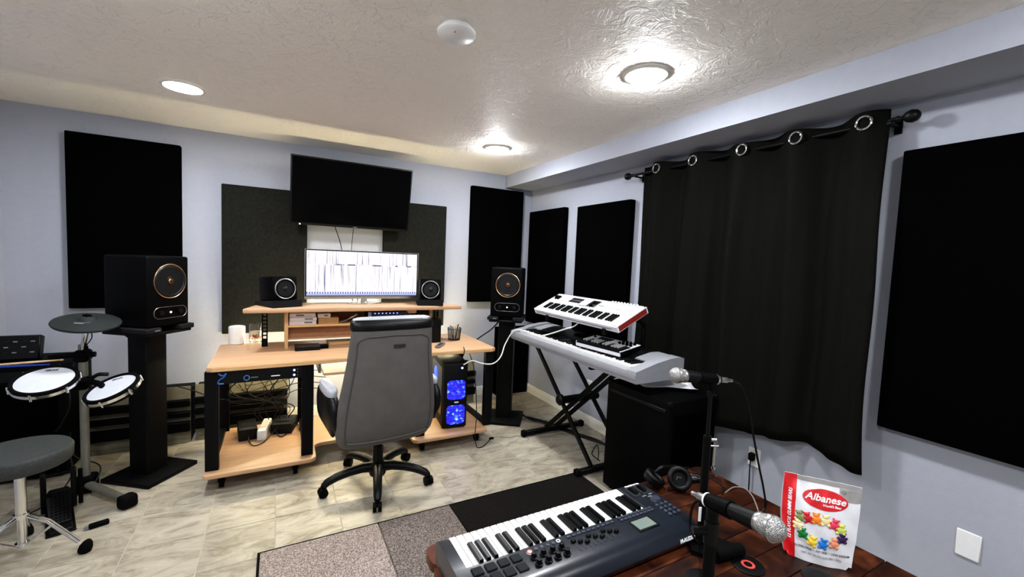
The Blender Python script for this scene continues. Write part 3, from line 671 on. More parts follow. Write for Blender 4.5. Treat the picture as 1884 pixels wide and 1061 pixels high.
cable('black cable from the left speaker stand across to the desk', [(-3.16, -.66, .56), (-3.06, -.62, .50), (-2.98, -.58, .44), (-2.90, -.56, .40), (-2.8, -.6, .42)], .004)
cable('black cable from the right studio monitor to the desk', [(-.66, -.70, 1.0), (-.73, -.72, .93), (-.82, -.74, .86), (-.92, -.72, .79), (-1.02, -.66, .7)], .006)

# low black shelf units against the back wall
def low_unit(x0, x1, y0, label, h=.41):
    t = thing('low_shelf_unit', label, 'shelf unit', ((x0+x1)/2, y0+.1, 0), 0, 'low black shelf units')
    y1 = -.03
    obj('back_panel', MB().box(x0, x1, y0+.045, y0+.057, .0, h+.03), 'darkback', t, w=True)
    for z, th in ((.10, .075), (.215, .04), (.295, .05)): obj('shelf_board', MB().box(x0, x1, y0, y0+.044, z, z+th, bev=.004), 'black', t, w=True)
    obj('top_board', MB().box(x0, x1, y0+.058, y1, h-.02, h+.0, bev=.003), 'black', t, w=True)
    for x in (x0, x1-.02): obj('side_post', MB().box(x, x+.02, y0+.058, y1, .0, h-.0205), 'black', t, w=True)
    obj('plinth', MB().box(x0+.02, x1-.02, y0+.028, y0+.044, 0, .03), 'darkback', t, w=True)
low_unit(-3.72, -3.135, -.30, 'low black slatted shelf unit behind the left speaker stand')
low_unit(-3.11, -2.475, -.27, 'low black slatted shelf unit behind the left desk legs')
low_unit(-1.36, -.74, -.27, 'low black slatted shelf unit behind the computer tower')

# adapters and tangled cables on the left base board
bz = .1225
def brick(name, p, size, rz, mt, label, cat='power adapter', prong=None):
    t = thing(name, label, cat, (p[0], p[1], bz), rz)
    obj('case', MB().cbox((0, 0, size[2]/2), size, None, .008, 2), mt, t)
    obj('top_ridge', MB().cbox((0, 0, size[2]+.001), (size[0]*.7, size[1]*.5, .004), None, .001), 'black_satin' if mt != 'plate' else 'trimw', t)
    return t
brick('battery_backup', (-2.745, -.60), (.12, .22, .085), .1, 'black_satin', 'black power adapter at the left of the cable tangle under the desk')
brick('power_strip', (-2.632, -.62), (.055, .26, .075), -.15, 'plate', 'white power strip lying between the adapters under the desk', 'power strip')
brick('battery_backup', (-2.50, -.58), (.15, .20, .08), -.25, 'black_satin', 'black power adapter at the right of the cable tangle under the desk')
GL = 'black cable in the tangle hanging below the rack unit'
for i in range(11):
    x = -2.82+i*.039; x2 = -2.70+.24*random.random()
    cable(GL, [(x, -.80, .675), (x+random.uniform(-.03, .03), -.74, .56+.05*random.random()), (x+random.uniform(-.07, .07), -.70, .46), (x2+random.uniform(-.04, .04), -.64+random.uniform(-.04, .04), .33), (x2, -.60, .22)], random.choice((.0025, .003, .0045)), 'cable', 'cables below the rack unit')
for i in range(5):
    z = .35+.05*i
    cable('black cable running sideways through the tangle behind the desk leg', [(-2.90+.05*i, -.55, z+.05), (-2.75, -.52, z-.02), (-2.55, -.5, z+.03*math.sin(i)), (-2.38, -.5, z+.06), (-2.2, -.52, z+.04)], .003, 'cable', 'sideways cables behind the desk')
cable('black loop of cable in front of the power strip', [(-2.71, -.66, .18), (-2.73, -.74, .15), (-2.70, -.83, .13), (-2.64, -.80, .127), (-2.58, -.70, .15), (-2.53, -.66, .19)], .004)
cable('black loop of cable in front of the right adapter', [(-2.58, -.62, .2), (-2.55, -.70, .14), (-2.52, -.74, .128), (-2.48, -.68, .13), (-2.42, -.60, .16)], .004)
cable('small round black cable loop by the inner rack leg', [(-2.36, -.68, .20), (-2.40, -.69, .15), (-2.37, -.74, .128), (-2.32, -.72, .128), (-2.31, -.66, .16), (-2.34, -.63, .21)], .004)
cable('grey cable under the rack unit at the left rail', [(-2.88, -.6, .54), (-2.83, -.6, .53), (-2.79, -.62, .49), (-2.73, -.6, .48)], .004, 'cableg')

# ------------------------------------------------------------------ computer tower
pc = thing('computer_tower', 'black computer tower with two blue-lit fans on the right base board', 'computer', (-1.26, -.84, bz), -.12)
obj('case', MB().box(-.10, .10, -.235, .235, .012, .545, bev=.008, seg=2), 'black', pc)
obj('front_panel', MB().box(-.098, .098, -.252, -.2355, .016, .54, bev=.01, seg=2), 'black_satin', pc)
obj('side_window', MB().box(-.1035, -.1005, -.20, .17, .10, .50), 'gloss', pc)
for z in (.115, .318):
    f = obj('front_fan', MB().prism(rrect(-.074, .074, -.078, .078, .03, 5), 0, .004, frame((0.006, -.2525, z+.005), (1, 0, 0), (0, -1, 0))), 'fan', pc)
    mb = MB()
    for k in range(7): mb.box(-.076+.006, .076+.006, -.2585, -.257, z-.07+k*.0233, z-.0685+k*.0233)
    obj('fan_grille', mb, 'black', f)
obj('badge', MB().box(-.006, .026, -.2545, -.252, .216, .226), 'printwhite', pc)
obj('power_button', MB().lathe([(.009, 0), (.007, .004), (.0001, .006)], 14, frame((.05, -.2525, .50), (1, 0, 0), (0, -1, 0))), 'ledblue', pc)
obj('side_fan_glow', MB().lathe([(.062, 0), (.055, .004), (.0001, .006)], 28, frame((-.104, .02, .40), (0, -1, 0), (-1, 0, 0))), 'blueglass', pc)
for x in (-.08, .08):
    for y in (-.2, .2): obj('foot', MB().cyl((x, y, 0), (x, y, .0125), .015, 12), 'rubber', pc)
wp = thing('router_box', 'perforated black box on the shelf behind the computer tower', 'device', (-1.06, -.295, .4105))
obj('body', MB().box(-.13, .09, .04, .13, 0, .15, bev=.012), 'black', wp)
mb = MB()
for i in range(14):
    for j in range(7): mb.box(-.115+i*.014, -.107+i*.014, .0385, .0405, .02+j*.017, .028+j*.017)
obj('perforations', mb, 'foam', wp)['kind'] = 'stuff'
cable('black cable hanging in front of the tower and lying on the floor', [(-1.19, -1.12, .74), (-1.17, -1.16, .64), (-1.155, -1.19, .45), (-1.15, -1.205, .25), (-1.16, -1.215, .10), (-1.15, -1.23, .01), (-1.12, -1.25, .006), (-1.06, -1.21, .006), (-.97, -1.13, .006)], .0035)
cable('thin grey cable lying on the floor by the desk caster', [(-.97, -1.13, .008), (-.9, -1.12, .005), (-.82, -1.17, .005), (-.74, -1.17, .005), (-.68, -1.24, .005), (-.70, -1.28, .005)], .0022, 'cableg')
solo('cable_plug', MB().box(-.99, -.95, -1.14, -1.122, .0, .014, bev=.002), 'rubber', 'small black plug at the end of the floor cable by the desk', 'plug', (-.97, -1.13, 0))
cable('black cable from the pen cup down to the computer tower', [(-1.23, -1.08, .79), (-1.25, -1.152, .783), (-1.26, -1.158, .74), (-1.28, -1.13, .70), (-1.27, -1.08, .672)], .0035)

# ------------------------------------------------------------------ office chair
chair = thing('office_chair', 'grey leather high-back office chair on a black five-star base', 'chair', (-1.965, -1.445, 0))
hub = obj('column', MB().lathe([(.05, .06), (.058, .085), (.055, .14), (.034, .155), (.032, .26), (.026, .262), (.026, .40)], 24), 'black_satin', chair)
ang0 = math.atan2(-1.77+1.445, -2.03+1.965)
for k in range(5):
    a = ang0+2*PI*k/5; d = Vector((math.cos(a), math.sin(a), 0))
    pts = [d*r+Vector((0, 0, z)) for r, z in ((.03, .115), (.10, .125), (.18, .120), (.26, .105), (.315, .085), (.335, .066))]
    lg = obj('base_leg', MB().tube(pts, [.034, .031, .028, .026, .024, .020], 10), 'black_satin', chair)
    c = d*.338; pr = Vector((-d.y, d.x, 0)); sw = (pr*.6+d*.8).normalized() if k % 2 else pr
    ca = obj('caster', MB().cyl(c+sw*-.025+Vector((0, 0, .0285)), c+sw*-.004+Vector((0, 0, .0285)), .028, 18).cyl(c+sw*.004+Vector((0, 0, .0285)), c+sw*.025+Vector((0, 0, .0285)), .028, 18).tube([c+Vector((0, 0, .03)), c+Vector((0, 0, .075))], .013, 8), 'black', lg)
obj('seat_plate', MB().box(-.12, .12, -.13, .13, .38, .41, bev=.005), 'black_metal', chair)
def ring(cx, cy, z, hw, hd, n=28, e=3.2, tilt=0):
    out = []
    for k in range(n):
        a = 2*PI*k/n; c, s_ = math.cos(a), math.sin(a)
        x = hw*abs(c)**(2/e)*(1 if c >= 0 else -1); y = hd*abs(s_)**(2/e)*(1 if s_ >= 0 else -1)
        out.append((cx+x, cy+y, z+tilt*y))
    return out
obj('seat_cushion', MB().loft([ring(0, .02, .405, .25, .25), ring(0, .02, .42, .275, .275), ring(0, .02, .48, .285, .285), ring(0, .02, .515, .265, .265), ring(0, .02, .525, .20, .20)]), 'grey_leather', chair, ang=60)
# back: profile table of (height, half width, depth of the rear surface, half thickness)
prof = [(.385, .225, -.222, .030), (.40, .262, -.242, .046), (.44, .290, -.262, .058), (.50, .300, -.282, .064), (.60, .298, -.300, .066), (.70, .286, -.312, .066), (.80, .270, -.322, .064), (.90, .256, -.330, .060), (1.00, .246, -.338, .056), (1.08, .240, -.345, .050), (1.115, .236, -.347, .046)]
XO = -.018
def backx(z):
    for (z0, w0, y0, d0), (z1, w1, y1, d1) in zip(prof, prof[1:]):
        if z0 <= z <= z1: k = (z-z0)/(z1-z0); return w0+(w1-w0)*k, y0+(y1-y0)*k, d0+(d1-d0)*k
    return prof[-1][1:]
obj('backrest', MB().loft([ring(XO, y+d, z, w, d, 32, 3.0) for z, w, y, d in prof]), 'grey_leather', chair, ang=60)
obj('headrest', MB().loft([ring(XO, -.347+.052, 1.105, .240, .054, 32, 3), ring(XO, -.347+.052, 1.125, .246, .058, 32, 3), ring(XO, -.347+.055, 1.148, .243, .056, 32, 3), ring(XO, -.347+.058, 1.162, .232, .045, 32, 3), ring(XO, -.347+.06, 1.168, .21, .028, 32, 3)]), 'black_leather', chair, ang=60)
obj('headrest_cap', MB().loft([ring(XO, -.347+.062, 1.160, .232, .044, 32, 3), ring(XO, -.347+.064, 1.170, .226, .036, 32, 3), ring(XO, -.347+.066, 1.176, .20, .02, 32, 3)]), 'pale_leather', chair, ang=60)
def rear(x, z, off=.0):
    w, y, d = backx(z); u = min(.999, abs(x-XO)/w); e = 3.0
    return Vector((x, y+d-d*(1-u**e)**(1/e)-off, z))
seam = []
for k in range(13): z = .44+.60*k/12; w = backx(z)[0]; seam.append(rear(XO-w*.86, z, .001))
for k in range(11): x = XO-.86*.242+.045+(1.72*.242-.09)*k/10; seam.append(rear(x, 1.075-.006*abs(k-5)/5, .001))
for k in range(13): z = 1.04-.60*k/12; w = backx(z)[0]; seam.append(rear(XO+w*.86, z, .001))
obj('piping', MB().tube(smooth_path(seam, 3), .0042, 6), 'stitch', chair)
seam2 = [rear(XO+(k/12*2-1)*.24, .437-.014*(1-(k/6-1)**2), .001) for k in range(13)]
obj('lower_piping', MB().tube(smooth_path(seam2, 3), .005, 6), 'stitch', chair)
pA = rear(XO+.025, 1.008, .002)
obj('name_tag', MB().box(pA.x-.034, pA.x+.034, pA.y-.003, pA.y+.004, 1.0, 1.020, bev=.001), 'printblk', chair)
for s in (-1, 1):
    x = s*.315-.005
    a_ = obj('armrest', MB().tube(smooth_path([(x-s*.03, -.20, .47), (x, -.215, .55), (x, -.20, .63), (x, -.10, .675), (x, .08, .675), (x, .16, .62), (x, .14, .50), (x-s*.03, .08, .43)], 4), .028, 10).box(x-.012, x+.012, -.19, .14, .44, .66, bev=.008), 'black_leather', chair, ang=60)
    obj('arm_pad', MB().loft([ring(x, -.03, .672, .036, .155, 20, 2.6), ring(x, -.03, .70, .038, .160, 20, 2.6), ring(x, -.03, .715, .03, .145, 20, 2.6)]), 'pale_leather', a_, ang=60)

for o in chair.children:
    if o.name.split('.')[0] in ('seat_plate', 'seat_cushion', 'backrest', 'headrest', 'headrest_cap', 'piping', 'lower_piping', 'name_tag', 'armrest'): o.rotation_euler.z = .10; o.location.z = -.028 if o.name[:4] in ('back', 'head', 'pipi', 'lowe', 'name') else 0

# ------------------------------------------------------------------ rug
rug = thing('patchwork_rug', 'patchwork rug in taupe, grey-brown and black blocks across the foreground floor', 'rug', (-1.6, -2.6, 0))
for x0, x1, y0, y1, m_ in ((-2.62, -2.055, -2.36, -1.91, 'taupe'), (-2.05, -1.635, -2.72, -1.91, 'greyc'), (-1.63, -.30, -2.42, -1.911, 'blackc'), (-2.62, -2.055, -3.1, -2.365, 'taupe'), (-1.63, -.30, -3.0, -2.425, 'greyc'), (-2.05, -1.635, -3.1, -2.725, 'blackc')):
    if x0 == -1.63 and y1 == -1.911: x1 = -.66
    if x0 == -1.63 and y1 == -2.425: x1 = -.66
    obj('carpet_block', MB().box(x0, x1, y0, y1, .0005, .014, bev=.003), m_, rug, w=True)
obj('edge_binding', MB().box(-2.632, -.655, -1.909, -1.901, .0005, .012).box(-2.632, -2.6215, -3.1, -1.909, .0005, .012), 'rubber', rug, w=True)

# ------------------------------------------------------------------ digital piano on a crossed stand
stand = thing('keyboard_stand', 'black double-braced crossed keyboard stand holding the silver piano', 'keyboard stand', (-.38, -1.57, 0))
yF, yN = -1.20, -1.945
for y in (yF, yN):
    f = obj('foot_bar', MB().box(-.68, -.10, y-.02, y+.02, .012, .05, bev=.004), 'black_metal', stand, w=True)
    for x in (-.715, -.10): obj('end_cap', MB().box(x, x+.04, y-.024, y+.024, .004, .056, bev=.006), 'rubber', f, w=True)
def bar(p0, p1, w=.022, h=.04):
    p0, p1 = Vector(p0), Vector(p1); d = p1-p0; m = frame(p0, d, (1, 0, 0)); return MB().box(0, d.length, -h/2, h/2, -w/2, w/2, m, bev=.003)
ztop = .80
for x in (-.47, -.36): obj('brace_leg', bar((x, yF, .05), (x, yN-.08, ztop-.0), .02, .036), 'black_metal', stand, w=True)
for x in (-.57, -.26): obj('brace_leg', bar((x, yN, .05), (x, yF+.08, ztop-.0), .02, .036), 'black_metal', stand, w=True)
ym = (yF+yN)/2
obj('pivot', MB().cyl((-.60, ym, .425), (-.23, ym, .425), .03, 20), 'black_satin', stand, w=True)
obj('height_lock', MB().lathe([(.045, 0), (.045, .02), (.03, .035), (.0001, .036)], 18, frame((-.59, ym+.0, .43), (0, 1, 0), (-1, 0, 0))), 'black_satin', stand, w=True)
for y in (yF+.08, yN-.08): 
    p = obj('top_bar', MB().box(-.70, -.20, y-.018, y+.018, .79, .815, bev=.004), 'rubber', stand, w=True)
# silver piano: extruded side profile in x-z, run along y
def along_y(profile, y0, y1): return MB().loft([[(x, y0, z) for x, z in profile], [(x, y1, z) for x, z in profile]])
pz = .816
piano = thing('digital_piano', 'long silver digital piano with full-size keys on the crossed stand', 'piano', (-.53, -1.70, pz))
y0, y1 = -2.475, -.965
fx = -.725
side = [(fx, pz), (-.335, pz), (-.325, pz+.04), (-.325, pz+.125), (-.36, pz+.135), (-.45, pz+.130), (-.56, pz+.112), (-.66, pz+.088), (fx-.005, pz+.072), (fx-.012, pz+.03)]
for a, b in ((y0, y0+.075), (y1-.075, y1)): obj('end_cheek', along_y(side, a, b), 'silver', piano, w=True, ang=50)
obj('lower_case', along_y([(fx, pz), (-.335, pz), (-.325, pz+.04), (-.325, pz+.06), (fx+.03, pz+.06), (fx+.03, pz+.066), (fx-.004, pz+.066), (fx-.012, pz+.03)], y0+.0755, y1-.0755), 'silver', piano, w=True, ang=50)
obj('seam_line', MB().box(fx-.0130, fx-.0085, y0+.002, y1-.002, pz+.0245, pz+.027), 'printgrey', piano, w=True)
pprof = [(-.535, pz+.061), (-.327, pz+.061), (-.327, pz+.12), (-.40, pz+.122), (-.52, pz+.100), (-.535, pz+.095)]
obj('control_panel', along_y(pprof, y0+.205, y1-.185), 'black_satin', piano, w=True)
for a, b in ((y0+.0755, y0+.2045), (y1-.1845, y1-.0755)): obj('panel_end', along_y([(x, z+.004) for x, z in pprof], a, b), 'silver', piano, w=True)
KY0, KY1 = y0+.085, y1-.085; nW = 52; kw = (KY1-KY0)/nW
wm = MB(); bm_ = MB()
seq = 'AB CDEFG'
names = []
for i in range(nW): names.append('ABCDEFG'[i % 7])
for i in range(nW):
    # low notes are on the player's left: the player faces +x, so low is +y
    yb = KY1-kw*(i+1); wm.box(fx+.032, -.536, yb+.0007, yb+kw-.0007, pz+.061, pz+.082)
    if names[i] in 'ACDFG' and i < nW-1: bm_.box(fx+.085, -.536, yb-.0065, yb+.0065, pz+.082, pz+.094)
o = obj('white_keys', wm, 'ivory', piano, w=True, smooth=False); o['kind'] = 'stuff'
o = obj('black_keys', bm_, 'black_key', piano, w=True, smooth=False); o['kind'] = 'stuff'
mb = MB()
for i in range(11):
    for j in range(2): mb.cbox((-.40-.035*j, -1.78-i*.024, pz+.1235-.006*j), (.010, .012, .006))
obj('panel_buttons', mb, 'printgrey', piano, w=True)['kind'] = 'stuff'
obj('display', MB().box(-.46, -.37, -1.70, -1.52, pz+.112, pz+.1215), 'gloss', piano, w=True)
tier = thing('upper_tier_bracket', 'black upper-tier arms holding the white keyboard over the piano', 'stand tier', (-.36, -1.72, .0))
for y in (-1.40, -2.085):
    obj('upright', MB().tube([(-.285, y, .80), (-.285, y, 1.09)], .016, 10), 'black_metal', tier, w=True)
    obj('arm', bar((-.285, y, 1.08), (-.385, y, 1.155), .03, .03), 'black_metal', tier, w=True)
    obj('tilted_rest', bar((-.635, y, 1.055), (-.375, y, 1.182), .03, .016), 'black_metal', tier, w=True)
    obj('front_stop', MB().box(-.650, -.636, y-.015, y+.015, 1.035, 1.080), 'black_metal', tier, w=True)
    obj('lower_arm', bar((-.285, y, .805), (-.60, y, .805), .03, .016), 'black_metal', tier, w=True)
# white 61-key controller
sl = math.atan2(.127, .26)
kb = thing('keyboard_controller', 'white keyboard controller with red end panels on the upper tier', 'keyboard', (-.63, -1.72, 1.065))
L = .985
# local frame: X along -y (towards camera), Y up the slope, Z normal
mk = frame((-.640, -1.225, 1.0685), (0, -1, 0), (-math.sin(sl), 0, math.cos(sl)))
dep = .285
obj('lower_case', MB().box(0, L, 0, dep, 0, .030, mk, bev=.004), 'white_plastic', kb, w=True)
obj('top_panel', MB().box(.012, L-.012, .130, dep, .0305, .048, mk, bev=.003), 'white_plastic', kb, w=True)
obj('key_slip', MB().box(0, L, 0, .012, .0305, .040, mk, bev=.002), 'white_plastic', kb, w=True)
obj('slip_line', MB().box(.03, L-.05, -.001, .001, .018, .022, mk), 'printblk', kb, w=True)
for a in (-.008, L-.0):
    p = obj('end_cheek', MB().box(a, a+.008, 0, dep, 0, .048, mk, bev=.002), 'white_plastic', kb, w=True)
    obj('red_inlay', MB().box(a+(.0075 if a > 0 else -.0015), a+(.0095 if a > 0 else .0005), .012, dep-.012, .006, .042, mk), 'red_side', p, w=True)
nW = 36; a0, a1 = .055, L-.05; kw = (a1-a0)/nW; wm = MB(); bm_ = MB()
for i in range(nW):
    x = a0+kw*i; wm.box(x+.0006, x+kw-.0006, .0125, .1295, .0305, .043, mk)
    if 'CDEFGAB'[i % 7] in 'CDFGA' and i < nW-1: bm_.box(x+kw-.0068, x+kw+.0068, .047, .1295, .043, .054, mk)
o = obj('white_keys', wm, 'ivory', kb, w=True, smooth=False); o['kind'] = 'stuff'
o = obj('black_keys', bm_, 'black_key', kb, w=True, smooth=False); o['kind'] = 'stuff'
for a in (.012, L-.05): obj('key_block', MB().box(a, a+(.0425 if a < .5 else .038), .0125, .1295, .0305, .045, mk), 'white_plastic', kb, w=True)
for i in range(4):
    for j in range(2): obj('drum_pad', MB().box(.245+i*.036, .276+i*.036, .185+j*.036, .215+j*.036, .048, .053, mk, bev=.002), 'pad_rubber', kb, w=True)
for i in range(2): obj('pitch_wheel', MB().cyl(mk @ Vector((.045+i*.032, .215, .046)), mk @ Vector((.060+i*.032, .215, .046)), .024, 18), 'black', kb, w=True)
obj('display', MB().box(.50, .565, .205, .255, .048, .0495, mk), 'gloss', kb, w=True)
obj('display_surround', MB().box(.48, .58, .165, .26, .0478, .0486, mk), 'printblk', kb, w=True)
obj('main_dial', MB().lathe([(.015, .048), (.014, .063), (.0001, .064)], 18, mk @ T(.532, .182, 0)), 'black', kb, w=True)
for i in range(9): obj('knob', MB().lathe([(.0085, .048), (.0075, .066), (.0001, .067)], 12, mk @ T(.695+i*.030, .262, 0)), 'white_plastic', kb, w=True)
for i in range(9): obj('fader', MB().box(.690+i*.030, .700+i*.030, .185, .193, .048, .058, mk), 'white_plastic', kb, w=True)
for i in range(5): obj('button', MB().box(.40+i*.017, .413+i*.017, .16, .168, .048, .0505, mk), 'printgrey', kb, w=True)
for i in range(3): obj('button', MB().box(.60+i*.02, .614+i*.02, .20, .208, .048, .0505, mk), 'printgrey', kb, w=True)
# mini controller resting on the piano
mc = thing('mini_keyboard', 'small white and black mini keyboard lying on the right end of the piano', 'keyboard', (-.56, -2.06, .912))
sl2 = math.radians(8)
m2 = frame((-.660, -1.815, .9125), (0.10, -1, 0), (-math.sin(sl2), 0, math.cos(sl2)))
LL, DD = .41, .205
obj('case', MB().box(0, LL, 0, DD, 0, .032, m2, bev=.003), 'black', mc, w=True)
obj('front_band', MB().box(-.001, LL+.001, -.0015, .0, .003, .026, m2), 'white_plastic', mc, w=True)
obj('top_plate', MB().box(0, LL, .115, DD, .0322, .036, m2, bev=.001).box(-.001, .006, 0, .1149, .0322, .036, m2).box(LL-.006, LL+.001, 0, .1149, .0322, .036, m2), 'white_plastic', mc, w=True)
nW = 15; kw = (LL-.016)/nW; wm = MB(); bm_ = MB()
for i in range(nW):
    x = .008+kw*i; wm.box(x+.0005, x+kw-.0005, .002, .112, .0322, .040, m2)
    if 'CDEFGAB'[i % 7] in 'CDFGA' and i < nW-1: bm_.box(x+kw-.006, x+kw+.006, .045, .112, .040, .047, m2)
# this model has black naturals and white sharps
obj('natural_keys', wm, 'black_key', mc, w=True, smooth=False); obj('sharp_keys', bm_, 'ivory', mc, w=True, smooth=False)
for i in range(4):
    for j in range(2):
        obj('knob', MB().lathe([(.011, .036), (.0095, .052), (.0001, .053)], 14, m2 @ T(.285+i*.032, .138+j*.040, 0)), 'black', mc, w=True)
        obj('drum_pad', MB().box(.075+i*.032, .102+i*.032, .125+j*.034, .153+j*.034, .036, .040, m2, bev=.001), 'pad_rubber', mc, w=True)
obj('joystick', MB().lathe([(.014, .036), (.006, .042), (.008, .05), (.0001, .052)], 14, m2 @ T(.035, .16, 0)), 'black', mc, w=True)
wc = [atx(1068, 590, -.60), atx(1056, 600, -.62), atx(1040, 605, -.66), (-.66, -1.36, .905), (-.68, -1.20, .905), (-.74, -1.05, .90), (-.80, -1.0, .78), (-.89, -1.09, .69), (-1.0, -1.165, .655), (-1.10, -1.165, .665), (-1.18, -1.15, .69), (-1.25, -1.14, .66)]
cable('white cable sagging from the white keyboard across to the computer tower', wc, .005, 'cablew')

# black cabinet in front of the piano with papers
ac = thing('bass_cabinet', 'tall black vinyl amplifier cabinet at the end of the piano', 'amplifier', (-.36, -2.36, 0), 0)
obj('cabinet', MB().box(-.605, -.185, -2.625, -2.105, .02, .735, bev=.012, seg=2), 'vinyl', ac, w=True)
obj('front_grille', MB().box(-.572, -.215, -2.634, -2.6255, .055, .66, bev=.003), 'black_fabric', ac, w=True)
obj('side_lip', MB().box(-.612, -.6055, -2.60, -2.13, .67, .69, bev=.002), 'black_satin', ac, w=True)
for x in (-.605, -.205):
    for y in (-2.628, -2.128): obj('corner_guard', MB().box(x-.002, x+.024, y-.001, y+.026, .715, .738, bev=.003), 'black_metal', ac, w=True)
for x in (-.56, -.22):
    for y in (-2.57, -2.15): obj('foot', MB().cyl((x, y, 0), (x, y, .021), .02, 12), 'rubber', ac, w=True)
def paper(x, y, rz, z, w, h, label, curl):
    vv = []; ff = []
    for j in range(9):
        for i in range(7): u, v = i/6-.5, j/8-.5; vv.append((u*w, v*h, .0015+curl*(abs(v+.1)**2.2)+.004*math.sin(u*5+v*3)**2))
    for j in range(8):
        for i in range(6): a = j*7+i; ff.append((a, a+1, a+8, a+7))
    o = obj('paper_sheet', MB().add(vv, ff), 'paper'); o.location = (x, y, z); o.rotation_euler = (0, 0, rz); o.modifiers.new('thickness', 'SOLIDIFY').thickness = .0008
    tag(o, label, 'paper', 'papers on the black cabinet'); return o
paper(-.36, -2.33, -.45, .739, .28, .21, 'lower sheet of white paper on the black cabinet', .05)
paper(-.335, -2.385, -.66, .744, .29, .22, 'upper curled sheet of white paper on the black cabinet', .12)

# ------------------------------------------------------------------ low wooden table
TZ = .53
tb = thing('wooden_table', 'low dark red-stained plank table in the right foreground', 'table', (-1.42, -3.4, 0))
tx0, tx1, ty0, ty1 = -2.115, -.715, -3.97, -2.915
npl = 10; pw = (ty1-ty0)/npl
for k in range(npl):
    ins = .02 if k == npl-1 else 0
    if k == npl-1: obj('plank', MB().prism(rrect(tx0, tx1, ty0+pw*k+.0012, ty0+pw*(k+1), .035, 4), TZ-.032, TZ), 'redwood', tb, w=True)
    else: obj('plank', MB().box(tx0, tx1, ty0+pw*k+.0012, ty0+pw*(k+1)-.0012, TZ-.032, TZ-.0004*(k % 2), bev=.002), 'redwood', tb, w=True)
obj('apron', MB().box(tx0+.05, tx1-.05, ty0+.05, ty1-.05, TZ-.09, TZ-.033), 'redwood', tb, w=True)
for x in (tx0+.04, tx1-.11):
    for y in (ty0+.04, ty1-.11): obj('leg', MB().box(x, x+.07, y, y+.07, .0145 if y > -3.1 else .001, TZ-.0325, bev=.004), 'redwood', tb, w=True)

# ------------------------------------------------------------------ navy 49-key controller seen from behind
AZ = TZ+.003
ax = thing('midi_keyboard', 'dark navy 49-key keyboard controller on the wooden table', 'keyboard', (-1.67, -3.16, TZ))
X0, X1, YA, YB = -2.105, -1.237, -3.312, -3.008     # YB: player's edge
kt = TZ+.083
body = [(YA+.004, AZ+.012), (YA-.004, AZ+.030), (YA+.004, AZ+.052), (YA+.024, AZ+.068), (YA+.05, AZ+.076), (-3.166, AZ+.080), (-3.166, AZ+.0), (YA+.02, AZ)]
def along_x(pf, x0, x1): return MB().loft([[(x0, y, z) for y, z in pf], [(x1, y, z) for y, z in pf]])
obj('rear_housing', along_x(body, X0, X1), 'navy', ax, w=True, ang=35)
obj('key_bed', MB().box(X0+.03, -1.352, YB-.004, -3.1665, AZ, AZ+.055) if False else MB().box(X0+.03, -1.352, -3.1655, YB+.0, AZ, AZ+.052), 'black', ax, w=True)
for a, b in ((X0, -2.068), (-1.352, X1)):
    obj('end_block', along_x([(-3.1655, AZ), (-3.1655, AZ+.080), (-3.03, AZ+.080), (YB, AZ+.070), (YB+.003, AZ+.045), (YB-.004, AZ)], a, b), 'navy', ax, w=True, ang=35)
nW = 29; kx0, kx1 = -2.0665, -1.3535; kw = (kx1-kx0)/nW
wsrc = bsrc = None
for i in range(nW):
    # i counts from the low end, which is the right of the picture
    xc = kx1-kw*(i+.5)
    if wsrc is None: wsrc = obj('white_key', MB().box(-kw/2+.0012, kw/2-.0012, 0, .150, -.012, .0, bev=.0016).box(-kw/2+.0012, kw/2-.0012, .1485, .1495, -.026, -.011), 'ivory', ax); o = wsrc
    else: o = child('white_key', wsrc, ax)
    o.location = Vector((xc, -3.1615, kt-.006))-ax.location
    if 'CDEFGAB'[i % 7] in 'CDFGA' and i < nW-1:
        if bsrc is None: bsrc = obj('black_key', MB().loft([[(-.0075, 0, 0), (.0075, 0, 0), (.0075, .098, 0), (-.0075, .098, 0)], [(-.0055, 0, .0125), (.0055, 0, .0125), (.0055, .088, .0125), (-.0055, .088, .0125)]]), 'black_key', ax); o = bsrc
        else: o = child('black_key', bsrc, ax)
        o.location = Vector((xc-kw/2, -3.1615, kt-.0058))-ax.location
pzt = AZ+.0805
def onpan(y): return AZ+.080-(.004)*max(0, (-3.166-y)/(.096))     # height of the sloping panel
src = {}
def rep(nm, build, mt, locs):
    for l in locs:
        if nm not in src: src[nm] = obj(nm, build(), mt, ax); o = src[nm]
        else: o = child(nm, src[nm], ax)
        o.location = Vector(l)-ax.location
rep('drum_pad', lambda: MB().box(-.0165, .0165, -.0155, .0155, 0, .005, bev=.002), 'pad_rubber', [(-2.045+i*.042, -3.193-j*.040, onpan(-3.193-j*.040)) for i in range(4) for j in range(2)])
rep('knob', lambda: MB().lathe([(.012, 0), (.012, .004), (.0085, .005), (.0075, .018), (.0001, .019)], 18), 'black_satin', [(-1.868+i*.034, -3.213-j*.030, onpan(-3.22)) for i in range(4) for j in range(2)])
rep('transport_button', lambda: MB().lathe([(.0065, 0), (.006, .003), (.0001, .0035)], 14), 'navy2', [(-1.842+i*.0215, -3.184, onpan(-3.184)) for i in range(4)])
o = obj('record_button', MB().lathe([(.010, 0), (.009, .003), (.0001, .0035)], 18, T(0, 0, 0)), 'printwhite', ax); o.location = Vector((-1.868, -3.188, onpan(-3.188)))-ax.location
o = obj('record_ring', MB().torus(.008, .0018, 18, 6, T(0, 0, .003)), 'redlabel', ax); o.location = Vector((-1.868, -3.188, onpan(-3.188)))-ax.location
o = obj('loop_button', MB().torus(.006, .0018, 16, 6, T(0, 0, .002)), 'printwhite', ax); o.location = Vector((-1.758, -3.183, onpan(-3.183)))-ax.location
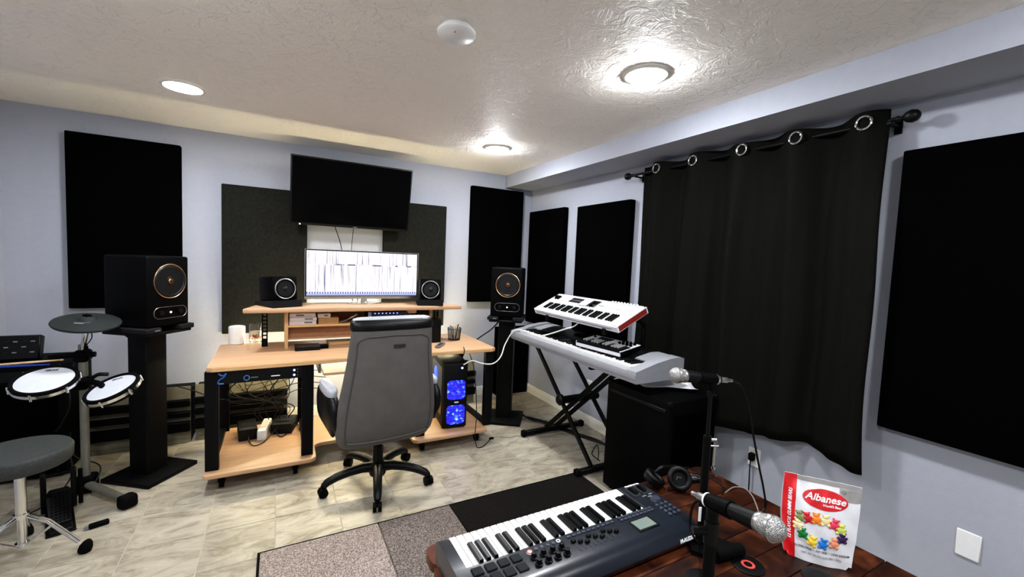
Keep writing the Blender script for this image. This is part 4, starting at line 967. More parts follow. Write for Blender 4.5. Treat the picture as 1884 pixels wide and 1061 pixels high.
rep('fader_slot', lambda: MB().box(-.002, .002, -.024, .024, 0, .0006), 'printblk', [(-1.715+i*.0205, -3.224, onpan(-3.224)) for i in range(9)])
rep('fader_cap', lambda: MB().box(-.0075, .0075, -.006, .006, 0, .010, bev=.002), 'black_satin', [(-1.715+i*.0205, -3.206-.02*((i*7) % 3)/2, onpan(-3.22)) for i in range(9)])
rep('strip_button', lambda: MB().box(-.0075, .0075, -.0045, .0045, 0, .004, bev=.001), 'navy2', [(-1.715+i*.0205, -3.181, onpan(-3.181)) for i in range(10)]+[(-1.49+i*.0185, -3.174-.013*j, onpan(-3.18)) for i in range(9) for j in range(2)])
rep('keypad_button', lambda: MB().lathe([(.0075, 0), (.007, .005), (.0001, .0065)], 14), 'navy2', [(-1.303+.023*i, -3.175-.020*j, onpan(-3.19)) for i in range(3) for j in range(4)])
obj('display_frame', MB().box(-1.478, -1.382, -3.262, -3.202, AZ+.073, AZ+.0795, bev=.001), 'black_satin', ax, w=True)
obj('display', MB().box(-1.470, -1.392, -3.255, -3.209, AZ+.0795, AZ+.0805), 'lcd', ax, w=True)
for x in (-1.318, -1.272):
    o = obj('wheel_well', MB().box(x-.016, x+.016, -3.095, -3.035, AZ+.0795, AZ+.0808), 'printblk', ax, w=True)
    obj('pitch_wheel', MB().cyl((x-.008, -3.065, AZ+.070), (x+.008, -3.065, AZ+.070), .026, 20), 'black_satin', ax, w=True)
for x, y in ((-1.30, -3.108), (-1.265, -3.105), (-1.28, -3.118)): obj('octave_button', MB().box(x-.009, x+.009, y-.003, y+.003, AZ+.0795, AZ+.082), 'printgrey', ax, w=True)
obj('data_dial', MB().lathe([(.020, 0), (.016, .008), (.0001, .009)], 20, T(-1.275, -3.142, AZ+.080)), 'navy2', ax, w=True)
mlog = frame((-1.283, -3.023, AZ+.0765), (-1, 0, 0), (0, .25, 1))
obj('maker_logo', text_mb('M-AUDIO', .017, mlog @ T(0, 0, .0015), ext=.0006, bold=.0006), 'printwhite', ax, w=True)
mrear = frame((-1.305, -3.3145, AZ+.032), (1, 0, 0), (0, -1, .25))
obj('rear_logo', text_mb('M-AUDIO', .017, mrear @ T(0.0, 0.004, .003), ext=.001, bold=.0006), 'printwhite', ax, w=True)
for x in (X0+.06, X1-.06):
    for y in (YA+.05, YB-.05): obj('foot', MB().cyl((x, y, TZ), (x, y, AZ+.001), .012, 10), 'rubber', ax, w=True)

# ------------------------------------------------------------------ microphones and desktop stands
def microphone(ball, tail, label):
    b, a = Vector(ball), Vector(tail); d = (a-b).normalized(); up = Vector((0, 0, 1))
    t = thing('microphone', label, 'microphone', b, 0, 'handheld microphones')
    m = frame(b, d.orthogonal(), d)
    obj('grille', MB().lathe([(.0001, -.0258), (.010, -.0238), (.018, -.0180), (.0235, -.010), (.0257, -.001), (.0257, .003), (.0245, .012), (.0215, .022)], 30, m), 'grille', t, w=True)
    obj('grille_band', MB().lathe([(.0252, -.0035), (.0266, -.003), (.0266, .003), (.0252, .0035)], 30, m), 'steel', t, w=True)
    obj('collar', MB().lathe([(.0215, .021), (.0225, .023), (.0222, .032), (.0205, .034)], 28, m), 'steel', t, w=True)
    obj('handle', MB().lathe([(.0205, .034), (.0195, .060), (.0165, .100), (.0130, .150), (.0118, .168), (.0001, .169)], 24, m), 'black_satin', t, w=True)
    obj('cable_connector', MB().lathe([(.0095, .169), (.0095, .195), (.006, .2), (.0055, .215), (.0001, .216)], 16, m), 'steel', t, w=True)
    return m
b1, e1 = atd(1245, 690, 1.42), atd(1335, 699, 1.46)
m1 = microphone(b1, e1, 'microphone with a silver ball grille pointing left over the papers')
c1 = m1 @ Vector((0, 0, .135)); base1 = Vector((c1.x, c1.y, TZ))
ms = thing('microphone_stand', 'black desktop microphone stand holding the microphone over the papers', 'mic stand', base1, 0, 'desktop microphone stands')
obj('clip', MB().lathe([(.0205, .085), (.0185, .115), (.0165, .155), (.0150, .156), (.0155, .1145), (.0175, .0855)], 20, m1).box(c1.x-.008, c1.x+.008, c1.y-.008, c1.y+.008, c1.z-.045, c1.z-.012, bev=.002), 'black', ms, w=True)
obj('clip_ring', MB().lathe([(.0150, .150), (.0172, .151), (.0172, .158), (.0150, .159)], 20, m1), 'chrome', ms, w=True)
obj('pivot', MB().cyl((c1.x-.016, c1.y-.01, c1.z-.052), (c1.x+.016, c1.y+.01, c1.z-.052), .012, 14), 'black_satin', ms, w=True)
obj('upper_rod', MB().cyl((c1.x, c1.y, .90), (c1.x, c1.y, c1.z-.045), .0065, 12), 'black_satin', ms, w=True)
obj('lower_tube', MB().cyl((c1.x, c1.y, TZ+.014), (c1.x, c1.y, .93), .0135, 16), 'black_metal', ms, w=True)
sx = atd(1335, 815, 1.44)
dr = (RT*1.0); dr.z = 0; dr.normalize()
q0 = Vector((c1.x, c1.y, .895))
obj('clamp_screw', MB().cyl(q0+dr*.010, q0+dr*.040, .0035, 10).cyl(q0+dr*.028+Vector((0, 0, -.002)), q0+dr*.028+Vector((0, 0, -.075)), .0028, 8).cyl(q0+dr*.028+Vector((0, 0, -.082)), q0+dr*.028+Vector((0, 0, -.072)), .007, 12).cyl(q0+dr*.012+Vector((0, 0, .022)), q0+dr*.03+Vector((0, 0, .022)), .007, 10), 'chrome', ms, w=True)
mb = frame(base1, dr, (0, 0, 1))
obj('base_plate', MB().prism([(-.045, -.04), (-.03, .05), (.03, .08), (.125, .0), (.10, -.065), (.02, -.07)], .0005, .016, mb), 'rubber', ms, w=True)
obj('weight_bar', MB().tube([mb @ Vector((.02, -.072, .022)), mb @ Vector((.125, -.035, .022))], .020, 14), 'rubber', ms, w=True)
b2, e2 = atd(1422, 972, .865), atd(1308, 922, 1.01)
m2_ = microphone(b2, e2, 'microphone with a silver ball grille pointing down right towards the candy bag')
c2 = m2_ @ Vector((0, 0, .150)); base2 = Vector((c2.x, c2.y, TZ))
ms2 = thing('microphone_stand', 'short black microphone stand in the foreground holding the lower microphone', 'mic stand', base2, 0, 'desktop microphone stands')
obj('clip', MB().lathe([(.0200, .10), (.0165, .165), (.0148, .166), (.0170, .1005)], 20, m2_), 'black', ms2, w=True)
obj('clip_ring', MB().lathe([(.0135, .160), (.0165, .161), (.0165, .170), (.0135, .171)], 20, m2_), 'printwhite', ms2, w=True)
obj('lower_tube', MB().cyl((c2.x, c2.y, TZ+.012), (c2.x, c2.y, c2.z-.012), .0135, 18), 'black_metal', ms2, w=True)
obj('clutch', MB().cyl((c2.x, c2.y, c2.z-.10), (c2.x, c2.y, c2.z-.045), .0165, 16), 'black_satin', ms2, w=True)
kl = -dr
obj('clutch_knob', MB().tube([Vector((c2.x, c2.y, c2.z-.07))+kl*.012, Vector((c2.x, c2.y, c2.z-.07))+kl*.045], .010, 12), 'black_satin', ms2, w=True)
lp = Vector((c2.x, c2.y, c2.z-.03))+kl*.030-FW*.0
obj('white_label', MB().cbox((0, 0, 0), (.006, .002, .034), frame(lp, dr, (0, 0, 1)), 0), 'printwhite', ms2, w=True)
obj('base', MB().lathe([(.075, 0), (.075, .006), (.06, .012), (.014, .014)], 28, T(*base2)), 'black_metal', ms2, w=True)
tl2 = m2_ @ Vector((0, 0, .215))
cable('black cable looping from the lower microphone to the table', [tl2, atd(1289, 916, 1.07), atd(1277, 926, 1.10), atd(1271, 945, 1.13), atd(1270, 965, 1.17), atd(1275, 985, 1.22), atz(1288, 1000, TZ+.004), atz(1300, 1003, TZ+.004)], .0035)
tl1 = m1 @ Vector((0, 0, .215))
cable('black cable drooping from the upper microphone down to the table by the outlet', [tl1, atd(1362, 708, 1.5), atd(1376, 745, 1.53), atd(1386, 800, 1.58), atd(1396, 855, 1.64), atd(1405, 900, 1.66), atz(1408, 930, TZ+.03), atz(1398, 945, TZ+.004), atz(1380, 950, TZ+.004), atz(1350, 952, TZ+.004), atz(1330, 940, TZ+.004)], .0042)
pl = thing('power_plug', 'black plug and cord in the outlet under the curtain', 'plug', (-.01, -2.77, .35))
obj('plug', MB().box(-.042, -.0095, -2.782, -2.750, .355, .402, bev=.006), 'rubber', pl, w=True)
obj('cord', MB().tube(smooth_path([(-.034, -2.766, .36), (-.036, -2.766, .30), (-.034, -2.768, .20), (-.04, -2.77, .10), (-.10, -2.78, .02), (-.2, -2.8, .006)], 6), .0042, 6), 'cable', pl, w=True)
cable('thin grey cable looping over the table top towards the wall', [atz(1334, 906, TZ+.004), atz(1350, 896, TZ+.004), atz(1370, 898, TZ+.004), atz(1384, 912, TZ+.004), atz(1392, 930, TZ+.004), atz(1396, 942, TZ+.004)], .0028, 'cableg')

# ------------------------------------------------------------------ headphones and little things on the table
hp = thing('headphones', 'black over-ear headphones lying on the table behind the navy keyboard', 'headphones', (-1.03, -3.02, TZ))
ca, cb_ = Vector((-1.005, -3.03, TZ+.052)), Vector((-1.085, -2.965, TZ+.040))
na = Vector((-.55, -.75, .45)).normalized()
mA = frame(ca, (0.8, -.6, 0), na)
obj('ear_cup', MB().lathe([(.030, -.030), (.045, -.024), (.050, -.006), (.047, .004)], 30, mA), 'black_satin', hp, w=True)
obj('ear_cushion', MB().torus(.040, .0125, 32, 10, mA @ T(0, 0, .008)), 'black_leather', hp, w=True)
obj('cup_mark', MB().tube([(-.012, -.004, .006), (-.009, .007, .006), (.008, .003, .006)], .0013, 5, False, mA), 'printgrey', hp, w=True)
obj('driver_cloth', MB().lathe([(.032, .003), (.0001, .004)], 24, mA), 'black_fabric', hp, w=True)
mB = frame(cb_, (.6, .8, 0), (.35, -.4, .85))
obj('ear_cup', MB().lathe([(.028, -.026), (.042, -.020), (.046, -.006), (.044, .003)], 30, mB), 'black_satin', hp, w=True)
obj('ear_cushion', MB().torus(.036, .0115, 30, 10, mB @ T(0, 0, .006)), 'black_leather', hp, w=True)
obj('headband', MB().tube(smooth_path([cb_+Vector((.02, .03, -.01)), cb_+Vector((.05, .012, .03)), (-.985, -2.955, TZ+.065), (-.94, -2.965, TZ+.06), (-.925, -3.0, TZ+.045), ca+Vector((.045, .02, -.01))], 6), .009, 10), 'black_satin', hp, w=True)
sd = thing('small_card_box', 'small flat black box with white lettering beside the headphones', 'box', (-.87, -2.995, TZ), -.5)
obj('case', MB().box(-.045, .045, -.03, .03, 0, .018, bev=.003), 'black_satin', sd)
obj('print', MB().tube([(-.03, -.02, .0185), (.03, -.02, .0185), (.03, .008, .0185), (-.03, .008, .0185)], .0008, 4, True).box(-.02, .004, .014, .021, .0178, .0186).box(-.02, .015, -.012, -.006, .0178, .0186), 'printgrey', sd)
cable('black headphone cable curled behind the stand on the table', [(-.97, -3.0, TZ+.004), (-.93, -2.96, TZ+.02), (-.86, -2.94, TZ+.03), (-.80, -2.97, TZ+.015), (-.78, -3.03, TZ+.004), (-.80, -3.10, TZ+.004), (-.86, -3.14, TZ+.004)], .003)
def coaster(px, py, label, red):
    p = atz(px, py, TZ)
    t = thing('record_coaster', label, 'coaster', (p.x, p.y, TZ), 0, 'record coasters')
    obj('disc', MB().lathe([(.049, 0), (.050, .0015), (.050, .0035), (.048, .0042), (.026, .0040), (.0001, .0040)], 40), 'black_satin', t)
    if red: obj('label_disc', MB().lathe([(.021, .0042), (.021, .0050), (.0001, .0050)], 28), 'redlabel', t)
    obj('spindle_spot', MB().lathe([(.013 if red else .02, .0050 if red else .0042), (.0001, .0056)], 20), 'black_satin', t)
coaster(1376, 1040, 'black record-shaped coaster with a red centre on the table', True)
coaster(1508, 1064, 'black record-shaped coaster cut off by the bottom edge below the candy bag', False)
coaster(1292, 1068, 'black record-shaped coaster cut off by the bottom edge left of the stand', False)

# ------------------------------------------------------------------ candy bag
BL, BR = atz(1440, 1012, TZ), atz(1563, 1046, TZ)
wv = (BR-BL); wv.z = 0; bw = wv.length; wv.normalize(); nv = Vector((wv.y, -wv.x, 0)).normalized()
if nv.dot(CAM-BL) < 0: nv = -nv
mid = (BL+BR)/2
bag = thing('candy_bag', 'white and red stand-up bag of gummi bears on the table against the wall', 'candy bag', (mid.x, mid.y, TZ))
# bag coordinates: u in [-1,1] across, v in [0,1] up; front surface
bh = .262
def bagp(u, v, side=1, off=0.):
    hw = bw/2*(1.0+.17*v+.05*math.sin(v*PI))
    z = bh*v+(.012*(1-v) if abs(u) > .9 else 0)
    z += bh*.03*v*(-u)*.0
    thick = .040*(1-v)**.75*(1-.35*u*u)+.012*math.sin(min(1, v*1.05)*PI)*(1-u*u)
    thick = max(.0008, thick)
    wr = .0032*math.sin(7*u+11*v)*math.sin(9*v+2*u)+.002*math.sin(16*u-9*v)*v
    lean = -.035*v
    d = nv*(side*(thick+off)+lean+wr*(1-v*.4)-.012)
    crop = wv*(u*hw+.010*v*v)
    return mid+crop+d+Vector((0, 0, z+.001))
def bagface(u0, u1, v0, v1, nu, nv_, off=.0, side=1):
    mb = MB(); vs = [bagp(u0+(u1-u0)*i/nu, v0+(v1-v0)*j/nv_, side, off) for j in range(nv_+1) for i in range(nu+1)]
    fs = [(j*(nu+1)+i, j*(nu+1)+i+1, (j+1)*(nu+1)+i+1, (j+1)*(nu+1)+i) for j in range(nv_) for i in range(nu)]
    return mb.add(vs, fs)
NU, NVV = 26, 26
mb = MB(); vs = []
for s in (1, -1):
    for j in range(NVV+1):
        for i in range(NU+1): vs.append(bagp(-1+2*i/NU, j/NVV, s))
K = (NU+1)*(NVV+1); fs = []
for s in (0, 1):
    for j in range(NVV):
        for i in range(NU): a = s*K+j*(NU+1)+i; fs.append((a, a+1, a+NU+2, a+NU+1))
for i in range(NU): fs += [(i, i+1, K+i+1, K+i)]; a = NVV*(NU+1)+i; fs += [(a, a+1, K+a+1, K+a)]
for j in range(NVV):
    a = j*(NU+1); fs += [(a, a+NU+1, K+a+NU+1, K+a)]; a += NU; fs += [(a, a+NU+1, K+a+NU+1, K+a)]
obj('pouch', mb.add(vs, fs), 'bagwhite', bag, w=True, ang=60)
obj('red_band', bagface(-1.0, -.655, .0, 1.0, 8, 24, .0012), 'bagred', bag, w=True, ang=60)
obj('top_seal', bagface(-.65, 1.0, .945, 1.0, 14, 2, .001), 'bagsilver', bag, w=True, ang=60)
obj('grey_fold', bagface(.45, 1.0, .80, .94, 10, 5, .001), 'bagsilver', bag, w=True, ang=60)
def on_bag(mb, cu, cv, off, rot=0.):
    # map a flat drawing (metres) to the pouch front
    c, s = math.cos(rot), math.sin(rot); hw = bw/2*1.12
    out = []
    for x, y, z in mb.v:
        X, Y = x*c-y*s, x*s+y*c
        out.append(bagp(cu+X/hw, cv+Y/bh, 1, off+z))
    mb.v = [tuple(p) for p in out]; return mb
def blob(pts_r, n=28): return MB().add([(0, 0, 0)]+[(pts_r(2*PI*k/n)[0], pts_r(2*PI*k/n)[1], 0) for k in range(n)], [(0, k+1, (k+1) % n+1) for k in range(n)])
def disc_grid(rx, ry, rings=5, n=36):
    vs = [(0, 0, 0)]; fs = []
    for r in range(1, rings+1):
        for k in range(n): vs.append((rx*r/rings*math.cos(2*PI*k/n), ry*r/rings*math.sin(2*PI*k/n), 0))
    for k in range(n): fs.append((0, 1+k, 1+(k+1) % n))
    for r in range(1, rings):
        for k in range(n): a = 1+(r-1)*n; b = 1+r*n; fs.append((a+k, a+(k+1) % n, b+(k+1) % n, b+k))
    return MB().add(vs, fs)
obj('logo_oval', on_bag(disc_grid(.062, .031), .10, .775, .0016), 'red', bag, w=True)
Im = Matrix.Identity(4)
obj('logo_lettering', on_bag(text_mb('Albanese', .030, Im, shear=.25, ext=.0002, bold=.0006), .10, .79, .003), 'printwhite', bag, w=True, smooth=False)
obj('logo_tagline', on_bag(text_mb("World's Best", .0095, Im, shear=.25, ext=.0001, bold=.0002), .27, .718, .003), 'printwhite', bag, w=True, smooth=False)
obj('band_lettering', on_bag(text_mb('12 FLAVOR GUMMI BEARS', .0138, Im, shear=.2, ext=.0002, bold=.0003), -.80, .52, .0028, PI/2), 'printwhite', bag, w=True, smooth=False)
obj('claim_lettering', on_bag(text_mb('GLUTEN FREE  \u2022  FAT FREE  \u2022  LOW SODIUM', .0085, Im, ext=.0002, bold=.0001), .10, .165, .0018), 'printblk', bag, w=True, smooth=False)
obj('weight_lettering', on_bag(text_mb('NET WT 36 OZ (2.25 LBS) 1.02kg', .0085, Im, ext=.0002), .10, .105, .0018), 'printgrey', bag, w=True, smooth=False)
def gummi():
    mb = MB()
    def dome(cx, cy, rx, ry, h):
        cx, cy, rx, ry = cx*1.25, cy*1.02, rx*1.25, ry*1.02
        n = 14; vs = [(cx, cy, h)]; fs = []
        for r, hh in ((.5, .85*h), (.85, .5*h), (1, 0)):
            for k in range(n): vs.append((cx+rx*r*math.cos(2*PI*k/n), cy+ry*r*math.sin(2*PI*k/n), hh))
        for k in range(n): fs.append((0, 1+k, 1+(k+1) % n))
        for q in range(2):
            for k in range(n): a = 1+q*n; b = a+n; fs.append((a+k, a+(k+1) % n, b+(k+1) % n, b+k))
        mb.add(vs, fs)
    dome(0, -.003, .0098, .0115, .003); dome(0, .0105, .0072, .0065, .003)
    for s in (-1, 1):
        dome(s*.0062, .0158, .0028, .0028, .0016); dome(s*.009, .0015, .0036, .0045, .0026); dome(s*.007, -.012, .0045, .0048, .0028)
    return mb
cols = [('green', (20, 120, 50), -.44, .33), ('yellow', (240, 205, 60), -.18, .27), ('blue', (30, 120, 205), .12, .265), ('peach', (240, 150, 110), .42, .30), ('purple', (50, 25, 75), .62, .37),
        ('red', (205, 30, 40), -.33, .53), ('orange', (235, 125, 25), -.10, .545), ('cream', (232, 218, 160), .15, .545), ('pink', (235, 60, 90), .38, .52), ('lime', (205, 215, 100), .56, .475), ('olive', (120, 130, 80), -.51, .52), ('pale yellow', (240, 220, 165), -.57, .42)]
for nm, c, u, v in cols:
    obj('gummi_print', on_bag(gummi(), u, v, .0016, random.uniform(-.3, .3)), mat('gummi_'+nm.replace(' ', '_'), lin(*c), .25, var=.12, vs=120), bag, w=True)
obj('small_seal', on_bag(disc_grid(.008, .006, 3, 20), .55, .90, .0018), 'printgrey', bag, w=True)

# ------------------------------------------------------------------ electronic drum kit
tk = thing('drum_rack', 'grey tube drum rack post with black clamps and floor bar', 'drum rack', (-3.565, -.83, 0))
obj('post', MB().cyl((-3.565, -.83, .03), (-3.565, -.83, .90), .021, 18), 'olive_metal', tk, w=True)
obj('base_joint', MB().box(-3.615, -3.515, -.885, -.775, .003, .10, bev=.02, seg=2), 'black', tk, w=True)
obj('floor_bar', MB().cyl((-3.55, -.86, .055), (-3.315, -1.125, .04), .023, 16), 'olive_metal', tk, w=True)
m_ = frame((-3.30, -1.142, .0), Vector((.235, -.265, 0)), (0, 0, 1))
obj('rubber_foot', MB().box(-.035, .035, -.04, .04, .003, .075, m_, bev=.016, seg=2), 'rubber', tk, w=True)
obj('cymbal_clamp', MB().box(-3.60, -3.53, -.87, -.79, .80, .87, bev=.012).cyl((-3.68, -.86, .845), (-3.50, -.86, .845), .016, 10).cyl((-3.535, -.88, .86), (-3.535, -.88, .90), .009, 10).box(-3.70, -3.62, -.885, -.835, .832, .858, bev=.006), 'black', tk, w=True)
obj('cymbal_rod', MB().cyl((-3.565, -.84, .86), aty(160, 600, -.908), .0135, 14), 'chrome', tk, w=True)
obj('pad_clamp', MB().box(-3.605, -3.525, -.90, -.79, .64, .71, bev=.014).tube(smooth_path([(-3.565, -.87, .68), (-3.52, -.93, .70), (-3.45, -.98, .69), (-3.42, -1.03, .66)], 4), .016, 10).tube(smooth_path([(-3.56, -.88, .66), (-3.60, -.96, .69), (-3.64, -1.03, .71)], 4), .016, 10), 'black', tk, w=True)
obj('pad_clamp_screw', MB().tube(smooth_path([(-3.52, -.86, .70), (-3.485, -.88, .725), (-3.44, -.88, .722)], 4), .011, 8), 'black_satin', tk, w=True)
CC = aty(160, 592, -.91); cy = thing('cymbal_pad', 'dark rubber cymbal pad tilted on a chrome rod', 'cymbal pad', CC)
nc = Vector((.10, -.22, 1)).normalized(); mC = frame(CC, (1, 0, -.1), nc)
obj('disc', MB().lathe([(.02, -.012), (.148, -.012), (.152, -.004), (.150, .001), (.10, .012), (.045, .018), (.036, .028), (.02, .034), (.0001, .035)], 48, mC), mat('dark_green_rubber', (.008, .011, .010), .7, spec=.25), cy, w=True)
obj('wing_nut', MB().lathe([(.010, .034), (.010, .045), (.005, .05), (.0001, .05)], 14, mC).box(-.02, .02, -.003, .003, .037, .045, mC), 'black', cy, w=True)
obj('maker_mark', MB().box(-.035, .005, -.072, -.058, .0140, .0165, mC).tube([(.0, -.062, .0165), (.02, -.05, .0170), (.03, -.048, .0168)], .0012, 5, False, mC), 'printgrey', cy, w=True)
def drum_pad(c, n, R, label, xd, letter):
    t = thing('drum_pad', label, 'drum pad', c, 0, 'mesh drum pads'); m = frame(c, xd, n)
    obj('shell', MB().lathe([(.02, -.052), (R*.80, -.050), (R*.90, -.035), (R*.92, -.006)], 44, m), 'black', t, w=True)
    obj('chrome_hoop', MB().lathe([(R*.93, -.022), (R*1.0, -.024), (R*1.01, -.006), (R*.93, -.004)], 48, m), 'chrome', t, w=True)
    obj('rubber_rim', MB().torus(R*.93, .0095, 48, 10, m @ T(0, 0, .002)), 'rubber', t, w=True)
    h = obj('mesh_head', MB().lathe([(R*.90, -.006), (R*.90, .001), (.0001, .002)], 48, m), 'mesh_head', t, w=True)
    obj('lettering', text_mb(letter, .020, m @ T(-.0, R*.66, .0022), ext=.0003, bold=.0008), 'printblk', h, w=True, smooth=False)
    for k in range(6):
        a = 2*PI*k/6+.4; p0 = Vector((R*1.0*math.cos(a), R*1.0*math.sin(a), 0))
        obj('tension_lug', MB().cyl(m @ (p0+Vector((0, 0, -.034))), m @ (p0+Vector((0, 0, .004))), .006, 10), 'chrome', t, w=True)
    return t
PC1 = aty(83, 699, -1.10); PC2 = aty(206, 713, -1.06)
drum_pad(PC1, Vector((.10, -.36, .92)).normalized(), .132, 'white mesh drum pad nearest the left edge', (1, 0, 0), '2BOX')
drum_pad(PC2, Vector((-.25, -.30, .93)).normalized(), .130, 'white mesh drum pad beside the left speaker stand', (1, -.15, .3), '2BOX')
cable('thin black cable hanging from the drum rack post', [(-3.60, -.84, .80), (-3.61, -.88, .68), (-3.60, -.92, .56), (-3.64, -.9, .46), (-3.68, -.86, .40)], .0035)
cable('thin black cable dropping from the cymbal to the rack clamp', [(-3.53, -.85, 1.01), (-3.515, -.86, .95), (-3.54, -.86, .90), (-3.555, -.85, .87)], .003)
# throne
th = thing('drum_throne', 'round grey-topped drum throne on chrome tripod legs', 'drum throne', (-3.60, -1.47, 0))
obj('cushion', MB().lathe([(.10, .455), (.168, .458), (.178, .470), (.180, .52), (.172, .532), (.10, .538), (.0001, .539)], 44), mat('grey_black_vinyl', (.026, .029, .027), .55, var=.25, vs=90, bump=.3, bs=300, spec=.3), th)
obj('seat_plate', MB().lathe([(.07, .44), (.07, .4555)], 24), 'black_metal', th)
obj('post', MB().cyl((0, 0, .07), (0, 0, .445), .0155, 16).cyl((0, 0, .215), (0, 0, .40), .0195, 16), 'chrome', th)
obj('collar', MB().cyl((0, 0, .205), (0, 0, .225), .027, 16), 'chrome', th); obj('lower_collar', MB().cyl((0, 0, .065), (0, 0, .085), .024, 16), 'chrome', th)
for k, a in enumerate((-.22, 1.87, 3.97)):
    d = Vector((math.cos(a), math.sin(a), 0)); pr = Vector((-d.y, d.x, 0))
    l_ = MB()
    for s in (-.009, .009):
        l_.tube([d*.025+pr*s+Vector((0, 0, .212)), d*.10+pr*s+Vector((0, 0, .175)), d*.215+pr*s+Vector((0, 0, .055))], .0055, 8)
        l_.tube([d*.022+pr*s+Vector((0, 0, .075)), d*.115+pr*s+Vector((0, 0, .155))], .005, 8)
    lg = obj('leg', l_, 'chrome', th)
    obj('rubber_foot', MB().lathe([(.020, 0), (.026, .006), (.026, .03), (.019, .05), (.010, .062)], 14, T(*(d*.232)) @ Matrix.Rotation(.35, 4, pr)), 'rubber', lg)
# kick pedal
kp = thing('kick_pedal', 'black kick drum pedal on the floor between throne and rack', 'drum pedal', (-3.56, -1.12, 0))
hd = Vector((-.33, .94, 0)).normalized(); m_ = frame((-3.52, -1.31, 0), Vector((hd.y, -hd.x, 0)), (0, 0, 1))   # y axis = heel to toe
obj('base_plate', MB().box(-.055, .055, 0, .34, .002, .012, m_, bev=.003), 'black_metal', kp, w=True)
mfb = m_ @ T(0, .075, .022) @ RX(.40)
obj('footboard', MB().prism([(-.040, 0), (.040, 0), (.050, .22), (.036, .25), (-.036, .25), (-.050, .22)], 0, .010, mfb), 'black_satin', kp, w=True)
mb = MB()
for i in range(5):
    for j in range(10): mb.cbox((-.030+i*.015, .02+j*.021, .0105), (.008, .010, .003), mfb)
obj('grip_studs', mb, 'rubber', kp, w=True)['kind'] = 'stuff'
obj('heel_plate', MB().box(-.042, .042, 0, .073, .012, .026, m_, bev=.004), 'black_satin', kp, w=True)
for s in (-1, 1): obj('upright', MB().box(s*.058-.012, s*.058+.012, .27, .31, .012, .235, m_, bev=.006), 'black_metal', kp, w=True)
obj('axle', MB().cyl(m_ @ Vector((-.07, .29, .215)), m_ @ Vector((.07, .29, .215)), .009, 12), 'black', kp, w=True)
obj('beater', MB().tube([m_ @ Vector((0, .29, .215)), m_ @ Vector((0, .26, .32))], .006, 8).lathe([(.0001, -.025), (.024, -.02), (.028, 0), (.024, .02), (.0001, .025)], 16, m_ @ T(0, .255, .33) @ RX(PI/2)), 'black', kp, w=True)
obj('spring_post', MB().cyl(m_ @ Vector((.085, .28, .02)), m_ @ Vector((.085, .28, .22)), .010, 10), 'black', kp, w=True)
p = atz(180, 968, 0)
pk = thing('cable_plug', 'black cable plug lying on the tiles beside the kick pedal', 'plug', (p.x, p.y, 0), .35)
obj('body', MB().box(-.035, .045, -.016, .016, .001, .024, bev=.007, seg=2), 'rubber', pk)
obj('tip', MB().box(-.052, -.0355, -.009, .009, .004, .02), 'printgrey', pk)
cable('black floor cable running from under the drum throne to the rack', [(-3.78, -1.05, .006), (-3.68, -.98, .03), (-3.62, -.86, .12), (-3.66, -.75, .25), (-3.7, -.6, .3)], .004)
cable('black floor cable curling round the foot of the drum rack post', [(-3.70, -.70, .25), (-3.63, -.72, .17), (-3.53, -.76, .13), (-3.50, -.84, .10), (-3.53, -.9, .03)], .004)
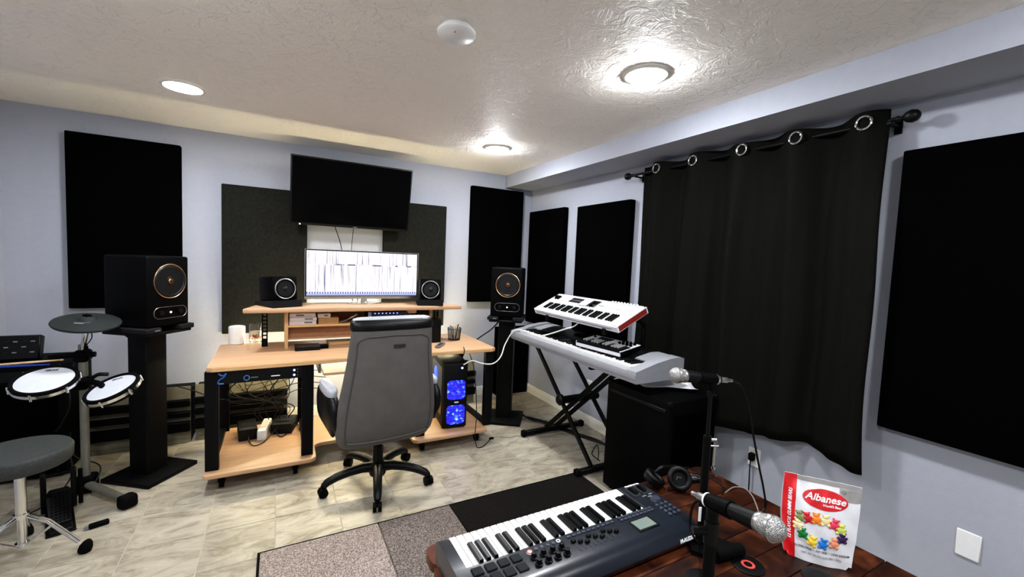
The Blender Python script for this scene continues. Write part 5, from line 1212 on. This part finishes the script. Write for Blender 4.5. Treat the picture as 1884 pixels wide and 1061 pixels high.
# black cabinet at the left with module and sticks
kc = thing('drum_amplifier', 'large black amplifier cabinet at the left edge behind the drum pads', 'amplifier', (-3.96, -.33, 0))
obj('cabinet', MB().box(-4.19, -3.735, -.56, -.10, .015, .725, bev=.012, seg=2), 'vinyl', kc, w=True)
obj('grille', MB().box(-4.16, -3.765, -.568, -.5605, .05, .62, bev=.003), 'black_fabric', kc, w=True)
obj('control_strip', MB().box(-4.16, -3.765, -.566, -.5605, .64, .70, bev=.002), 'black_satin', kc, w=True)
for x in (-4.15, -3.78):
    for y in (-.52, -.14): obj('foot', MB().cyl((x, y, 0), (x, y, .016), .02, 10), 'rubber', kc, w=True)
dm = thing('drum_module', 'black drum sound module with pale buttons standing on the left cabinet', 'drum module', (-4.03, -.33, .725))
mm = T(-4.03, -.35, .7255) @ RX(-.25)
obj('case', MB().box(-.14, .12, -.03, .03, .006, .165, mm, bev=.008), 'black_satin', dm, w=True)
obj('support', MB().box(-4.12, -3.97, -.36, -.26, .7255, .755), 'black', dm, w=True)
for i in range(6):
    for j in range(3): obj('button', MB().box(-.125+i*.04, -.105+i*.04, -.033, -.03, .05+j*.035, .057+j*.035, mm), 'printgrey' if (i+j) % 2 else 'foam', dm, w=True)
def stick(a, b, mt, label):
    a, b = Vector(a), Vector(b); L_ = (b-a).length; m = frame(a, (b-a).orthogonal(), b-a)
    t = thing('drumstick', label, 'drumstick', a, 0, 'drumsticks on the left cabinet')
    obj('shaft', MB().lathe([(.005, 0), (.0072, .004), (.0075, L_*.7), (.0045, L_*.93)], 12, m), mt, t, w=True)
    obj('tip', MB().lathe([(.0045, L_*.93), (.0035, L_*.95), (.006, L_*.97), (.0055, L_*.99), (.0001, L_)], 12, m), mt, t, w=True)
stick((-4.18, -.50, .734), (-3.74, -.545, .758), 'wood_stick', 'pale wooden drumstick lying across the left cabinet')
stick((-4.18, -.535, .734), (-3.80, -.552, .734), 'blue_stick', 'blue drumstick lying below the wooden drumstick on the left cabinet')
# cables on the floor by the piano stand
for i in range(4):
    cable('black cable on the floor between the right speaker stand and the piano stand', [(-.52+.03*i, -.70+.02*i, .006), (-.40-.02*i, -.86-.02*i, .006+.004*i), (-.30-.03*i, -1.05, .006+.004*i), (-.22-.02*i, -1.32, .006), (-.14, -1.55-.05*i, .006), (-.18, -1.85, .006)], .0045, 'cable', 'floor cables by the piano stand')
cable('black cable bundled at the near foot of the piano stand', [(-.45, -1.90, .05), (-.50, -1.88, .09), (-.53, -1.90, .13), (-.49, -1.90, .18), (-.46, -1.89, .12), (-.47, -1.90, .06)], .004)
